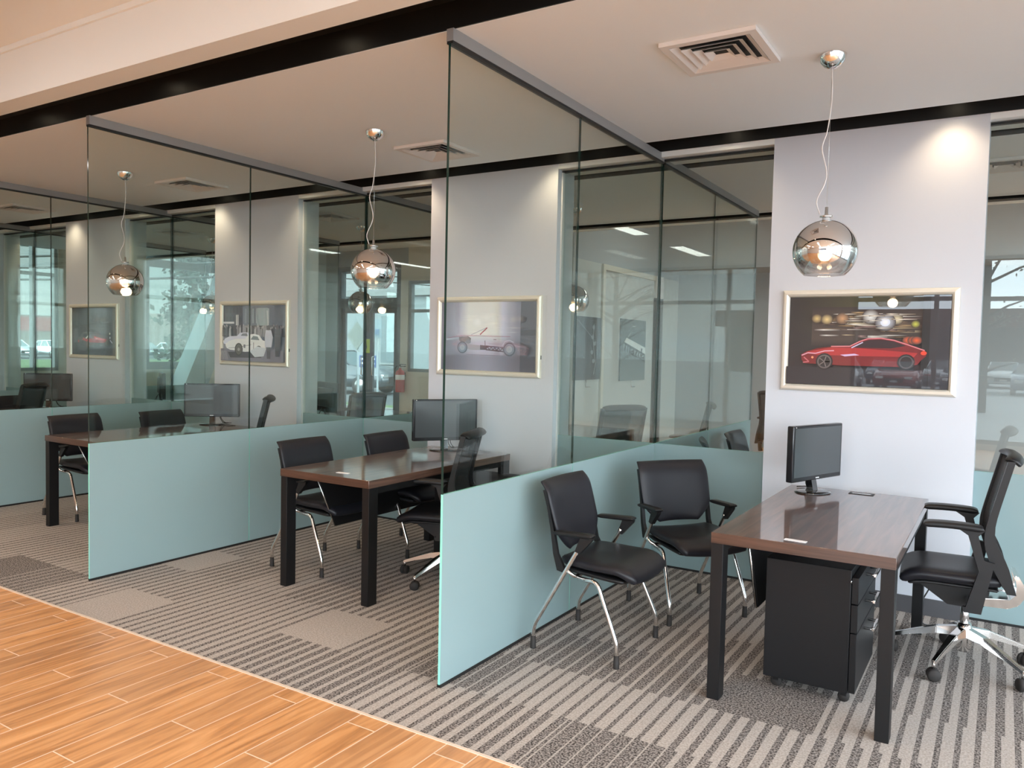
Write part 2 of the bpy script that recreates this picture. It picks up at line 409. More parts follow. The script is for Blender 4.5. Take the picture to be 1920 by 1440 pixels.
# downlights in the slots
def downlight(x, y, z, lab, power=DOWNLIGHT_W, grp='downlights in the ceiling slots', size=75):
    t = empty('downlight', (x, y, z)); tag(t, lab, 'downlight', grp)
    MB().lathe([(.036, -.012), (.055, -.012), (.057, .0), (.036, .0)], white_m, 24).build('trim_ring', t)
    MB().lathe([(0, -.004), (.037, -.004), (.037, 0), (0, 0)], lamp_m, 24).build('lens', t)
    l = bpy.data.lights.new('downlight_lamp', 'SPOT'); l.energy = power; l.color = (1, .76, .50); l.spot_size = math.radians(size); l.spot_blend = 1; l.shadow_soft_size = .03
    o = bpy.data.objects.new('downlight_lamp', l); C.objects.link(o); o.location = (0, 0, -.03); o.parent = t
    return t

# ------------------------------------------------------------------ glass partitions
def glass_wall(name, label, p0, p1, ends=(1, 1), seams=(), axis='y', fixed=0, z1=2.835, grp='glass booth partitions', topz=ZC, edgefront=None):
    """partition in plane axis: runs p0..p1 along axis at the other coordinate `fixed`"""
    t = empty(name, (0, 0, 0)); tag(t, label, 'glass partition', grp)
    cuts = [p0] + list(seams) + [p1]; th = .006; zf = .872
    def B(m, a, b, za, zb, mat, h=th, **k):
        if axis == 'y': return m.box((fixed-h, a, za), (fixed+h, b, zb), mat, **k)
        return m.box((a, fixed-h, za), (b, fixed+h, zb), mat, **k)
    lo, hi = ('-y', '+y') if axis == 'y' else ('-x', '+x')
    for i, (a, b) in enumerate(zip(cuts, cuts[1:])):
        a2 = a + (.002 if i else 0); b2 = b - (.002 if i < len(cuts)-2 else 0)
        B(MB(), a2, b2, zf, z1+.004, glass_m, skip=('-z', '+z'), fm={lo: gedge_dk, hi: gedge_dk}).build('clear_panel', t)
        B(MB(), a2, b2, .010, zf, frost_m, skip=('-z',), fm={lo: gedge_m, hi: gedge_m, '+z': gedge_m}).build('frosted_panel', t)
    if topz > z1 + .03:
        B(MB(), p0, p1, z1+.012, topz, rail_m, h=.018).build('top_rail', t)
    B(MB(), p0, p1, z1, z1+.012, gasket_m, h=.016).build('gasket', t)
    B(MB(), p0, p1, 0, .014, gasket_m, h=.010).build('bottom_channel', t)
    return t
PX = [-2.09, -4.85, -7.61, -10.37]
names = ['nearest', 'second', 'third', 'farthest']
for i, x in enumerate(PX):
    glass_wall('glass_partition', 'frosted-bottom glass partition on the left side of the %s front booth' % names[i], 2.80, 5.295, seams=(4.04,), fixed=x)
    glass_wall('glass_partition', 'frosted-bottom glass partition of the rear row, in line behind the %s front partition' % names[i], 5.325, 7.80, seams=(6.50,), fixed=x)
edges = [(-.715+.593, XR)] + [(PIER[i+1]+.593, PIER[i]-.593) for i in range(4)]
for i, (a, b) in enumerate(edges):
    sm = () if i == 0 else (PX[i-1],)
    if i == 0: sm = (.67, 3.43)
    glass_wall('glass_screen', ['frosted-bottom glass screen to the right of the nearest picture wall',
        'frosted-bottom glass screen between the nearest and the second picture wall', 'frosted-bottom glass screen between the second and third picture walls',
        'frosted-bottom glass screen between the third and fourth picture walls', 'frosted-bottom glass screen left of the fourth picture wall'][i],
        a+.001, b-.001, seams=sm, axis='x', fixed=5.31, z1=2.85, topz=2.86, grp='glass screens between the picture walls')
for k_, (a, b) in enumerate(edges[1:]):
    m = MB().box((a+.0005, 5.29, .03), (a+.012, 5.33, 2.85), white_m)
    struct(m.build('trim_%d' % (20+k_)))

# ------------------------------------------------------------------ outer walls
# left end wall with windows
def window(n, axis, fixed, a, b, z0, z1, muls=(), trans=(), fr=.06, mat=wfr_m, glass_=True, depth=.10, rz=None):
    t = empty('window_%d' % n); struct(t)
    def B(m, p, q, za, zb, mt, h):
        if axis == 'y': return m.box((fixed-h, p, za), (fixed+h, q, zb), mt)
        return m.box((p, fixed-h, za), (q, fixed+h, zb), mt)
    h = depth/2; m = MB()
    for p, q, za, zb in ((a, b, z0, z0+fr), (a, b, z1-fr, z1), (a, a+fr, z0, z1), (b-fr, b, z0, z1)): B(m, p, q, za, zb, mat, h)
    for c in muls: B(m, c-fr/2, c+fr/2, z0+fr, z1-fr, mat, h*.98)
    for c in trans: B(m, a+fr, b-fr, c-fr/2, c+fr/2, mat, h*.96)
    m.build('window_frame', t)
    if glass_: B(MB(), a+fr*.5, b-fr*.5, z0+fr*.5, z1-fr*.5, winglass_m, .004).build('pane', t)
    return t
WT = .2
S('wall_left', (XL-WT, YN, 0), (XL, 5.95, 3.5), beige_m)
S('wall_left', (XL-WT, 5.95, 0), (XL, 10.6, 1.02), beige_m)
S('wall_left', (XL-WT, 5.95, 3.24), (XL, 10.6, 3.5), beige_m)
S('wall_left', (XL-WT, 10.6, 0), (XL, YB+WT, 3.5), col_m)
S('wall_left', (XL-WT, 6.75, 1.02), (XL, 7.0, 3.24), beige_m)
window(1, 'y', XL-.08, 5.95, 6.75, 1.02, 3.24, (6.4,), (2.50,), .05)
window(2, 'y', XL-.08, 7.0, 10.6, 1.02, 3.24, (8.24, 9.9), (2.86,), .13)
# far wall: door, post, window, plain wall
S('wall_back', (XL, YB, 0), (-11.72, YB+WT, 3.5), col_m)
d = empty('door_1'); struct(d)
m = MB()
for a, b, z0, z1 in ((-11.72, -11.62, 0, 3.1), (-10.14, -10.04, 0, 3.1), (-11.62, -10.14, 2.26, 2.46), (-11.62, -10.14, 3.0, 3.1)): m.box((a, YB, z0), (b, YB+.14, z1), door_m)
m.build('door_frame', d)
for a, b in ((-11.62, -10.89), (-10.87, -10.14)):
    m = MB()
    for p, q, z0, z1 in ((a, a+.09, 0, 2.26), (b-.09, b, 0, 2.26), (a, b, 0, .22), (a, b, 2.16, 2.26)): m.box((p, YB+.04, z0), (q, YB+.09, z1), door_m)
    lf = m.build('door_leaf', d)
    bx('pane', (a+.09, YB+.06, .22), (b-.09, YB+.066, 2.16), winglass_m, lf)
    hx = b-.13 if a < -11 else a+.13
    MB().tube([(hx, YB+.03, .9), (hx, YB-.03, .92), (hx, YB-.03, 1.28), (hx, YB+.03, 1.3)], .012, satin_m).build('pull_handle', lf)
bx('transom_pane', (-11.62, YB+.06, 2.46), (-10.14, YB+.066, 3.0), winglass_m, d)
S('wall_back', (-11.72, YB, 3.1), (-9.86, YB+WT, 3.5), col_m)
S('wall_back', (-10.04, YB, 0), (-9.86, YB+WT, 3.1), beige_m)
S('wall_back', (-9.86, YB, 0), (-8.2, YB+WT, 1.02), beige_m)
S('wall_back', (-9.86, YB, 2.78), (-8.2, YB+WT, 3.5), beige_m)
window(3, 'x', YB+.08, -9.86, -8.2, 1.02, 2.78, (-9.05,), (2.2,), .06)
S('wall_back', (-8.2, YB, 0), (XR, YB+WT, 3.5), blue_m)
S('wall_back', (-4.4, 11.2, 2.72), (XR, YB, 3.42), blue_m)
# partition wall carrying the posters beyond the rear row
inner_m = pbr('inner_wall_paint', (.52, .54, .52), .6)
S('wall_inner', (-4.50, 8.42, 0), (-4.40, 10.98, 2.62), inner_m)
S('wall_inner', (-4.50, 11.26, 0), (-4.40, 12, 2.62), inner_m)
S('wall_inner', (-4.50, 8.42, 2.62), (-4.40, 12, 3.42), blue_m)
m = MB().box((-4.40, 10.98, 0), (-4.36, 11.03, 2.3), door_m).box((-4.40, 11.21, 0), (-4.36, 11.26, 2.3), door_m).box((-4.40, 10.98, 2.3), (-4.36, 11.26, 2.62), white_m)
struct(m.build('door_2'))
m = MB().box((-4.40, 9.20, 0), (-4.37, 9.27, 2.62), beige_m).box((-4.40, 9.27, 2.55), (-4.37, 10.98, 2.62), beige_m)
struct(m.build('trim_8'))
# right side wall: glazed but for one solid stretch; wall behind the camera: glazed at the right, plain at the left
window(4, 'y', XR+.06, YN, 2.3, .1, 3.2, (-2.9, -1.2, .6), (2.5,), .07, glass_=False)
window(5, 'y', XR+.06, 2.5, 5.3, .1, 2.88, (3.9,), (2.3,), .07, glass_=False)
S('wall_right', (XR, 5.3, .1), (XR+.14, 8.4, 3.2), inner_m)  # unseen solid stretch, added to cut bright reflections in the partitions
window(7, 'y', XR+.06, 8.4, YB, .1, 3.2, (10.2,), (2.3,), .07, glass_=False)  # unseen window added to bring daylight into the rear lobby
S('wall_right', (XR, YN, 0), (XR+.14, YB, .1), white_m)
S('wall_right', (XR, 2.3, 0), (XR+.14, 2.5, 3.3), white_m)
S('wall_right', (XR, YN, 3.2), (XR+.14, YB, 3.5), white_m)
window(6, 'x', YN-.06, -2.3, XR, .1, 3.2, (-1.0, .4, 1.9), (2.5,), .07, glass_=False)
S('wall_front', (XL, YN-.14, 0), (-2.3, YN, 3.3), white_m)
S('wall_front', (-2.3, YN-.14, 0), (XR, YN, .1), white_m)
S('wall_front', (-2.3, YN-.14, 3.2), (XR, YN, 3.5), white_m)
# slanting support in the far lobby by the left windows
m = MB().prism([(8.08, 0), (8.55, 0), (10.1, 3.42), (9.65, 3.42)], XL+.35, XL+.75, pbr('pale_column', (.42, .52, .55), .5), 'yz')
struct(m.build('trim_9'))
S('trim_10', (-11.95, 10.9, 0), (-11.45, 11.4, 3.42), col_m)

# ------------------------------------------------------------------ desk (local origin: centre on the floor, long side along y)
DW, DL, DH = .735, 1.54, .742
def make_desk():
    t = empty('desk')
    for y_ in (-DL/2-.0012, DL/2): bx('edge_band', (-DW/2+.001, y_, DH-.0465), (DW/2-.001, y_+.0012, DH-.001), walnut_x, t)
    bx('tabletop', (-DW/2, -DL/2, DH-.047), (DW/2, DL/2, DH), walnut_m, t, bev=.002)
    for sx in (-1, 1):
        for sy in (-1, 1):
            x0 = DW/2-.055 if sx > 0 else -DW/2; y0 = DL/2-.085 if sy > 0 else -DL/2
            bx('leg', (x0+.001, y0+.004, 0), (x0+.054, y0+.081, DH-.047), steel_blk, t, bev=.0015)
    m = MB()
    for sx in (-1, 1):
        x0 = DW/2-.05 if sx > 0 else -DW/2+.01
        m.box((x0, -DL/2+.081, DH-.087), (x0+.04, DL/2-.081, DH-.047), steel_blk)
    m.box((-DW/2+.05, -DL/2+.12, DH-.075), (DW/2-.05, -DL/2+.16, DH-.047), steel_blk)
    m.build('apron_rail', t)
    m = MB().prism([(-.555, .645), (-.40, .33), (.56, .33), (.56, .645)], -DW/2+.105, -DW/2+.121, steel_blk, 'yz')
    p = m.build('modesty_panel', t)
    MB().tube([(-DW/2+.113, -.558, .645), (-DW/2+.113, -.403, .328)], .004, satin_m, 6).build('edge_strip', p)
    m = MB().box((-.03, DL/2-.115, DH), (.10, DL/2-.045, DH+.0025), gasket_m, .001)
    g = m.build('cable_port', t)
    bx('port_slot', (-.015, DL/2-.10, DH+.0025), (.085, DL/2-.075, DH+.0035), satin_m, g)
    return t
# ------------------------------------------------------------------ drawer pedestal
def make_ped():
    t = empty('drawer_pedestal'); w, l, z0, z1 = .39, .56, .055, .60
    m = MB().box((-w/2, -l/2, z0), (w/2-.03, l/2, z1), cab_m, .003)
    m.build('body', t)
    zz = [z0+.004, .325, .452, .572]
    for i in range(3):
        a, b = zz[i], zz[i+1]-.004
        d = bx('drawer_front', (w/2-.028, -l/2+.004, a), (w/2, l/2-.004, b), cab_m, t, bev=.002)
        zc = b-.028
        h = MB().tube(fillet([(w/2-.002, -.07, zc), (w/2+.038, -.07, zc), (w/2+.038, .07, zc), (w/2-.002, .07, zc)], .006), .006, chrome_m, 8)
        h.box((w/2+.032, -.078, zc-.008), (w/2+.044, .078, zc+.008), chrome_m, .002)
        h.build('handle', d)
    MB().lathe([(0, .002), (.009, .002), (.009, 0)], chrome_m, 12, (w/2-.03, -l/2+.0, .55), 'x').build('lock', t)
    for sx in (-1, 1):
        for sy in (-1, 1):
            c = (sx*(w/2-.05), sy*(l/2-.05), .025)
            m = MB().lathe([(0, -.011), (.022, -.011), (.025, -.007), (.025, .007), (.022, .011), (0, .011)], rubber_m, 14, c, 'y')
            m.box((c[0]-.012, c[1]-.014, .03), (c[0]+.012, c[1]+.014, .056), steel_blk)
            m.build('caster', t)
    return t
# ------------------------------------------------------------------ monitor (front faces -y)
def make_monitor():
    t = empty('monitor'); zc = .232; w, h = .505, .312
    m = MB().box((-w/2, -.012, zc-h/2), (w/2, .028, zc+h/2), bezel_m, .006)
    m.box((-w/2+.08, .026, zc-.10), (w/2-.08, .052, zc+.10), plastic_m, .012)
    b = m.build('housing', t)
    s = bx('screen', (-w/2+.016, -.0135, zc-h/2+.026), (w/2-.016, -.0115, zc+h/2-.014), screen_m, b)
    m = MB().box((-.016, -.0138, zc-h/2+.009), (.016, -.012, zc-h/2+.015), paper_m)
    m.box((-w/2+.022, -.0138, zc+h/2-.010), (-w/2+.027, -.012, zc+h/2-.005), paper_m).build('maker_mark', b)
    MB().prism([(-.005, .010), (.035, .010), (.048, .13), (.020, .13)], -.024, .024, gloss_blk, 'yz').build('neck', t)
    MB().lathe([(0, .014), (.05, .013), (.10, .009), (.118, .004), (.115, 0), (0, 0)], gloss_blk, 40).build('stand', t)
    m = MB().tube(spline([(.05, .05, .12), (.055, .09, .05), (.085, .10, .008), (.12, .13, .006), (.06, .15, .006)]), .003, cable_m, 6)
    m.tube(spline([(.07, .05, .12), (.065, .07, .06), (.10, .09, .012), (.15, .12, .006)]), .003, cable_m, 6)
    m.build('cable', t)
    for o in kids(t):
        if o.name.startswith('stand'):
            for v in o.data.vertices: v.co.y = v.co.y*.78 + .012
    return t
# ------------------------------------------------------------------ guest chair (front faces +x)
def make_guest():
    t = empty('guest_chair')
    def seat(u, v):
        x = .085 + .205*v; hw = .235*(1-.05*max(0, -v)**2) * (1-.07*max(0, abs(v)-.6)**2*6)
        z = .462 - .012*(1-u*u) - (.055*max(0, v-.45)**2*3.3) + .008*max(0, -v)
        k = 1 - .10*abs(v)**6
        return (x + .012*v*(1-u*u), u*hw*k, z)
    MB().pad(seat, .030, vinyl_m, 16, 16, 8).build('seat', t)
    # shell under the seat
    MB().pad(lambda u, v: (.06+.17*v, u*.215*(1-.06*abs(v)**4), .418-.012*v-.02*(1-abs(u)**3)), .016, plastic_m, 12, 12, 8).build('seat_shell', t)
    def back(u, v):
        z = .682 + .173*v; s = .246 - .016*(1-v)/2
        if v < -.35: s *= 1-.42*((-.35-v)/.65)**1.6
        else: s *= 1-.09*max(0, v-.2)**2
        x = -.170 - .050*v - .034*max(0, v-.62)**2*6 + .024*abs(u)**2
        return (x, u*s, z)
    b = MB().pad(lambda u, v: back(u, -v), .017, vinyl_m, 16, 20, 8).build('backrest', t)
    for sy in (-1, 1):
        y = sy*.228
        pts = [(-.085, .412), (-.118, .418), (-.142, .50), (-.160, .62), (-.183, .73), (-.208, .812)]
        pts2 = [(-.190, .815)] + [(-.168, .73), (-.142, .62), (-.116, .50), (-.075, .43)]
        m = MB().prism([(a, z) for a, z in pts] + pts2, y-.010, y+.010, plastic_m, 'xz'); m.build('back_upright', t)
        # rear leg tube continuing up to the arm
        yl = sy*.252
        fr = MB().tube(fillet([(-.238, yl, .045), (-.238, yl, .115), (.000, yl*.985, .535), (.012, yl*.985, .557)], .05), .0115, chrome_m, 12)
        fr.build('rear_leg', t)
        fl = MB().tube(fillet([(-.01, sy*.215, .392), (.105, sy*.232, .392), (.225, yl, .115), (.225, yl, .045)], .035), .0115, chrome_m, 12)
        fl.build('front_leg', t)
        for fx in (-.238, .225):
            MB().lathe([(0, 0), (.0145, 0), (.0150, .004), (.0130, .062), (0, .062)], rubber_m, 12, (fx, yl, 0)).build('foot_sleeve', t)
        MB().prism([(-.008, .535), (.020, .528), (.082, .598), (.086, .612), (.02, .612), (.018, .60)], yl-.013, yl+.013, plastic_m, 'xz').build('arm_bracket', t)
        MB().pad(lambda u, v: (-.022+.11*v, yl+u*(.026-.006*max(0, -v)), .616+.004*v), .011, plastic_m, 8, 12, 8).build('armrest', t)
    MB().tube(fillet([(-.055, -.25, .43), (-.02, -.225, .398), (-.02, .225, .398), (-.055, .25, .43)], .03), .010, chrome_m, 10).build('cross_bar', t)
    return t
# ------------------------------------------------------------------ swivel office chair (front faces +x)
def make_office(mesh=False):
    t = empty('office_chair'); bmat = mesh_m
    def seat(u, v):
        return (.075+.215*v, u*.225*(1-.08*abs(v)**6), .482 - .010*(1-u*u) - .055*max(0, v-.5)**2*3 + .01*max(0, -v-.5))
    MB().pad(seat, .034, vinyl_m, 16, 16, 8).build('seat', t)
    MB().pad(lambda u, v: (.065+.19*v, u*.20, .442-.035*max(0, v-.6)), .014, plastic_m, 10, 10, 8).build('seat_pan', t)
    MB().prism([(.20, .432), (.215, .405), (.08, .312), (-.06, .308), (-.09, .34), (-.10, .432)], -.062, .062, plastic_m, 'xz').build('tilt_mechanism', t)
    # chrome arch that carries the back
    m = MB().prism([(-.01, .335), (-.17, .338), (-.215, .360), (-.240, .405), (-.236, .455), (-.205, .505), (-.188, .500), (-.208, .450), (-.205, .405), (-.180, .378), (-.01, .372)], -.10, .10, chrome_m, 'xz')
    bmesh.ops.bevel(m.bm, geom=[e for e in m.bm.edges], offset=.006, segments=2, affect='EDGES')
    m.build('back_support', t)
    # back frame
    def sp(q, k=.03): return k*math.log(1+math.exp(q/k))
    def bx_(z): return -.062 - .46*sp(.68-z) - .235*sp(z-.68)
    def bp(u, v):
        z = .475 + (1.045-.475)*(v+1)/2; w = .205 + .012*math.sin((v+1)*1.3)
        return Vector((bx_(z) - .012 + .022*abs(u)**2, u*w, z))
    fr = MB()
    for sy in (-1, 1):
        P, Q = [], []
        for k in range(17):
            z = .44 + (1.055-.44)*k/16; hw = .014 + .020*math.exp(-((z-.58)/.11)**2)
            P.append((bx_(z)+.008+hw*.6, z)); Q.append((bx_(z)+.004-hw*1.3, z))
        f2 = MB().prism(P + Q[::-1], sy*.213-.011, sy*.213+.011, plastic_m, 'xz')
        bmesh.ops.bevel(f2.bm, geom=[e for e in f2.bm.edges if e.is_boundary or abs(e.calc_face_angle(0)) > .6], offset=.004, segments=2, affect='EDGES')
        f2.build('back_upright', t)
    fr.tube([bp(u/6, -1) for u in range(-6, 7)], .014, plastic_m, 10)
    fr.build('back_frame', t)
    g = MB(); i = g.mi(bmat); nu, nv = 10, 16
    V = [[g.bm.verts.new(bp(-1+2*a/nu, -1+2*b/nv) - Vector((.022*(1-(-1+2*a/nu)**2)*0, 0, 0))) for b in range(nv+1)] for a in range(nu+1)]
    for a in range(nu):
        for b in range(nv):
            f = g.bm.faces.new((V[a][b], V[a+1][b], V[a+1][b+1], V[a][b+1])); f.smooth = True; f.material_index = i
    o = g.build('back_mesh', t); sm = o.modifiers.new('solid', 'SOLIDIFY'); sm.thickness = .003
    # rolled head edge
    MB().pad(lambda u, v: (bp(u, 1).x - .016 - .030*v, u*.215*(1-.06*abs(v)), 1.060 - .016*v*v - .012*v + .003*(1-u*u)), .020, plastic_m if not mesh else bezel_m, 14, 8, 4).build('head_roll', t)
    for sy in (-1, 1):
        m = MB().prism([(-.055, .335), (-.015, .335), (.015, .335), (-.052, .59), (-.100, .58)], sy*.232-.014, sy*.232+.014, plastic_m, 'xz').build('arm_post', t)
        MB().prism([(-.092, .575), (-.062, .578), (-.012, .655), (.02, .725), (-.075, .728), (-.06, .69)] if False else [(-.080, .50), (-.045, .51), (.012, .700), (.055, .728), (-.055, .728), (-.03, .70)], sy*.238-.011, sy*.238+.011, plastic_m, 'xz').build('arm_upright', m)
        MB().box((-.05, sy*.232-.012 if sy > 0 else -.244, .34), (.02, .244 if sy > 0 else -.220, .36), plastic_m).tube([(-.01, sy*.05, .352), (-.01, sy*.232, .352)], .016, satin_m, 8).build('arm_carrier', m)
        MB().pad(lambda u, v: (.075+.125*v, sy*.245+u*.042*(1-.1*abs(v)**4), .742-.006*v*v), .015, plastic_m, 10, 14, 8).build('armrest', t)
    MB().tube([(.0, 0, .17), (.0, 0, .33)], .020, satin_m, 16).build('gas_column', t)
    MB().lathe([(0, .215), (.030, .215), (.036, .19), (.038, .11), (.03, .075), (0, .075)], chrome_m, 20).build('hub', t)
    for k in range(5):
        a = math.radians(-6 + 72*k); c, s = math.cos(a), math.sin(a)
        m = MB(); P = []
        for r, z, w, h in ((.02, .175, .026, .045), (.12, .160, .024, .036), (.24, .120, .017, .024), (.325, .088, .013, .018)):
            P.append([m.bm.verts.new((r*c - y*s, r*s + y*c, z+q)) for y, q in ((-w, -h/2), (w, -h/2), (w*.75, h/2), (-w*.75, h/2))])
        i = m.mi(chrome_m)
        for A, B in zip(P, P[1:]):
            for j in range(4):
                f = m.bm.faces.new((A[j], A[(j+1)%4], B[(j+1)%4], B[j])); f.material_index = i
        for q in (P[0][::-1], P[-1]): f = m.bm.faces.new(q); f.material_index = i
        bmesh.ops.bevel(m.bm, geom=[e for e in m.bm.edges], offset=.003, segments=2, affect='EDGES')
        lg = m.build('base_leg', t)
        cx, cyy = .318*c, .318*s
        w = MB().tube([(cx, cyy, .055), (cx, cyy, .095)], .009, satin_m, 8)
        q = a+PI/2+.6*k
        wm = MB().lathe([(0, -.026), (.022, -.026), (.030, -.020), (.030, -.005), (.024, -.003), (.024, .003), (.030, .005), (.030, .020), (.022, .026), (0, .026)], rubber_m, 18, (0, 0, 0), 'y')
        for v in wm.bm.verts: v.co = Matrix.Rotation(q, 3, 'Z') @ v.co + Vector((cx, cyy, .030))
        ww = wm.build('caster', lg)
        w.build('caster_stem', lg)
    return t

# ------------------------------------------------------------------ placement
def place(proto, used, name, x, y, z, rz, label, cat, group=None):
    if not used: used.append(1); o = proto
    else: o = dup(proto)
    o.location = (x, y, z); o.rotation_euler = (0, 0, rz); tag(o, label, cat, group); return o
D0, DU = make_desk(), []
booths = [('nearest', 0), ('second', 1), ('third', 2), ('farthest', 3)]
desk_x = [-.690, -3.455, -6.20, -8.95]
desk_y = [4.155, 4.20, 4.20, 4.20]
for n, i in booths:
    place(D0, DU, 'desk', desk_x[i], desk_y[i], 0, 0, 'dark walnut desk with black square legs in the %s front booth' % n, 'desk', 'desks in the front booths')
for n, i in booths:
    place(D0, DU, 'desk', desk_x[i], 6.58, 0, PI, 'dark walnut desk in the rear booth seen through glass behind the %s front booth' % n, 'desk', 'desks in the rear booths')
P0, PU = make_ped(), []
place(P0, PU, '', -.685, 3.935, 0, 0, 'black three-drawer pedestal on casters under the nearest desk', 'drawer unit')
place(P0, PU, '', -3.14, 4.66, 0, 0, 'black drawer pedestal with chrome handles under the far end of the second desk', 'drawer unit')
M0, MU = make_monitor(), []
def mon(x, y, a, lab, grp): place(M0, MU, '', x, y, DH+.0006, a, lab, 'monitor', grp)
mon(-.885, 4.72, math.radians(70), 'black monitor turned toward the office chair on the nearest desk', 'monitors on the front desks')
mon(-3.565, 4.80, math.radians(54), 'black monitor on the second desk, partly behind the glass edge', 'monitors on the front desks')
mon(-6.33, 4.84, math.radians(38), 'black monitor on the third desk, left of the white car picture', 'monitors on the front desks')
mon(-9.12, 4.80, math.radians(40), 'black monitor in the farthest booth at the left edge', 'monitors on the front desks')
mon(-5.95, 5.98, math.radians(160), 'black monitor back seen through the glass right of the third picture wall', 'monitors in the rear booths')
mon(-8.75, 5.98, math.radians(150), 'dark monitor seen through the glass right of the farthest picture', 'monitors in the rear booths')
G0, GU = make_guest(), []
def guest(x, y, a, lab, grp='guest chairs'): place(G0, GU, '', x, y, 0, math.radians(a), lab, 'chair', grp)
guest(-1.745, 3.705, 0, 'black vinyl guest chair with chrome legs nearest the big partition edge')
guest(-1.547, 4.506, -37.7, 'black vinyl guest chair turned toward the nearest desk, in the booth corner')
guest(-3.965, 3.955, 1, 'black guest chair at the near end of the second desk')
guest(-3.82, 4.655, 1, 'black guest chair at the far end of the second desk, back showing over it')
guest(-6.755, 3.90, 3, 'black guest chair at the near end of the third desk')
guest(-6.62, 4.66, 3, 'black guest chair at the far end of the third desk, left of its monitor')
guest(-9.60, 3.95, 3, 'black guest chair at the near side of the farthest desk')
guest(-9.45, 4.68, 3, 'black guest chair at the far side of the farthest desk')
guest(-1.74, 6.02, 20, 'grey-looking guest chair whose rounded top just clears the frosted glass, left one', 'guest chairs in the rear booths')
guest(-1.72, 6.72, 0, 'grey-looking guest chair whose rounded top just clears the frosted glass, right one', 'guest chairs in the rear booths')
guest(-4.40, 6.10, 5, 'guest chair in the rear booth behind the fire extinguisher view', 'guest chairs in the rear booths')
guest(-4.30, 6.85, 5, 'guest chair farther back in the rear booth behind the second front booth', 'guest chairs in the rear booths')
guest(-7.15, 5.98, 5, 'dark guest chair top seen through glass between third and fourth pictures', 'guest chairs in the rear booths')
O0, OU = make_office(), []
def office(x, y, a, lab, grp='office chairs', low=1):
    o = place(O0, OU, '', x, y, 0, math.radians(a), lab, 'office chair', grp)
    if low != 1: o.scale.z = low
office(-.113, 4.488, 184, 'black swivel office chair with chrome star base at the nearest desk')
office(-3.05, 4.17, 199, 'black swivel office chair at the second desk, half behind the near partition', low=.92)
office(-5.40, 4.50, 224, 'black office chair at the third desk, headrest above the frosted glass')
office(-8.32, 4.10, 215, 'black mesh office chair at the left edge of the picture')
office(-2.75, 6.05, 150, 'grey mesh office chair seen through the glass right of the second picture wall', 'office chairs in the rear booths')
office(-2.35, 6.85, 200, 'mesh office chair with its back to the rear partition, below the white doorway', 'office chairs in the rear booths')
office(-5.80, 6.30, 165, 'office chair seen through glass below the second pendant lamp', 'office chairs in the rear booths', low=.95)
office(-2.25, 9.75, 75, 'tall office chair in the far lobby at the end of the rear partition', 'office chairs in the rear booths')
office(.62, 7.1, 175, 'dark office chair blurred behind the frosted glass at the right edge', 'office chairs in the rear booths')
# white cards on the desks
for x, y, r, lab in ((-.715, 3.445, -4, 'small white card lying on the near edge of the nearest desk'), (-3.40, 3.545, 4, 'small white card lying on the near edge of the second desk')):
    o = bx('card', (-.045, -.014, 0), (.045, .014, .002), paper_m); o.location = (x, y, DH+.0002); o.rotation_euler = (0, 0, math.radians(r)); tag(o, lab, 'card')
# cables on the floor
m = MB().tube(spline([(-.43, 5.19, .30), (-.40, 5.12, .27), (-.30, 5.05, .25), (-.345, 5.0, .12), (-.33, 5.02, .012), (-.22, 5.08, .006), (-.10, 5.16, .006)]), .004, cable_m, 6)
m.tube([(-.43, 5.235, .30), (-.43, 5.19, .30)], .012, cable_m, 8)
tag(m.build('power_cable'), 'black power cable hanging from the wall behind the nearest desk', 'cable')

# ------------------------------------------------------------------ pendants
def make_pendant():
    t = empty('pendant_lamp'); L = .892          # origin at the ceiling, globe centre at -L
    MB().lathe([(.062, 0), (.060, -.012), (.050, -.034), (.034, -.050), (.016, -.060), (0, -.062)], chrome_m, 28).build('canopy', t)
    m = MB().tube(spline([(0, 0, -.055), (.004, 0, -.20), (-.010, 0, -.34), (-.030, 0, -.42), (-.008, 0, -.52), (-.012, 0, -.58), (-.045, 0, -.66), (-.030, 0, -.722)]), .0028, cord_m, 6)
    m.build('cord', t)
    MB().tube([(0, 0, -.055), (0, 0, -.70)], .0008, satin_m, 5).build('wire', t)
    MB().lathe([(0, -.690), (.007, -.690), (.008, -.725), (.028, -.730), (.030, -.736), (0, -.738)], chrome_m, 20).build('stem', t)
    prof = [(.143*math.sin(a), .143*math.cos(a)) for a in [math.radians(d) for d in [0.01, 4, 8] + list(range(14, 141, 6)) + [141]]]
    g = MB().lathe(prof, globe_m, 56, (0, 0, 0)).build('globe', t); g.location = (0, 0, -L)
    s = g.modifiers.new('s', 'SOLIDIFY'); s.thickness = .002
    MB().lathe([(0, -.74), (.018, -.74), (.018, -.845), (0, -.845)], white_m, 16).build('socket', t)
    b = MB().lathe([(.013, .055), (.02, .03), (.032, 0), (.030, -.014), (.018, -.029), (0, -.033)], bulb_m, 20, (0, 0, -.905)).build('bulb', t)
    l = bpy.data.lights.new('pendant_light', 'POINT'); l.energy = PENDANT_W; l.color = (1, .70, .42); l.shadow_soft_size = .035
    o = bpy.data.objects.new('pendant_light', l); C.objects.link(o); o.location = (0, 0, -.975); o.parent = t
    return t
L0, LU = make_pendant(), []
labs = ['mirrored glass globe pendant over the nearest desk', 'mirrored glass globe pendant over the second desk', 'mirrored glass globe pendant over the third desk', 'mirrored globe pendant over the farthest desk at the left']
for i, x in enumerate((-.727, -3.497, -6.215, -8.97)):
    place(L0, LU, '', x, 3.90, ZC, math.radians(20+i*8), labs[i], 'pendant lamp', 'front booth pendants')
labs = ['mirrored globe pendant behind glass right of the second picture wall', 'smaller mirrored globe pendant behind and below the second front pendant', 'mirrored globe pendant behind glass left of the white car picture']
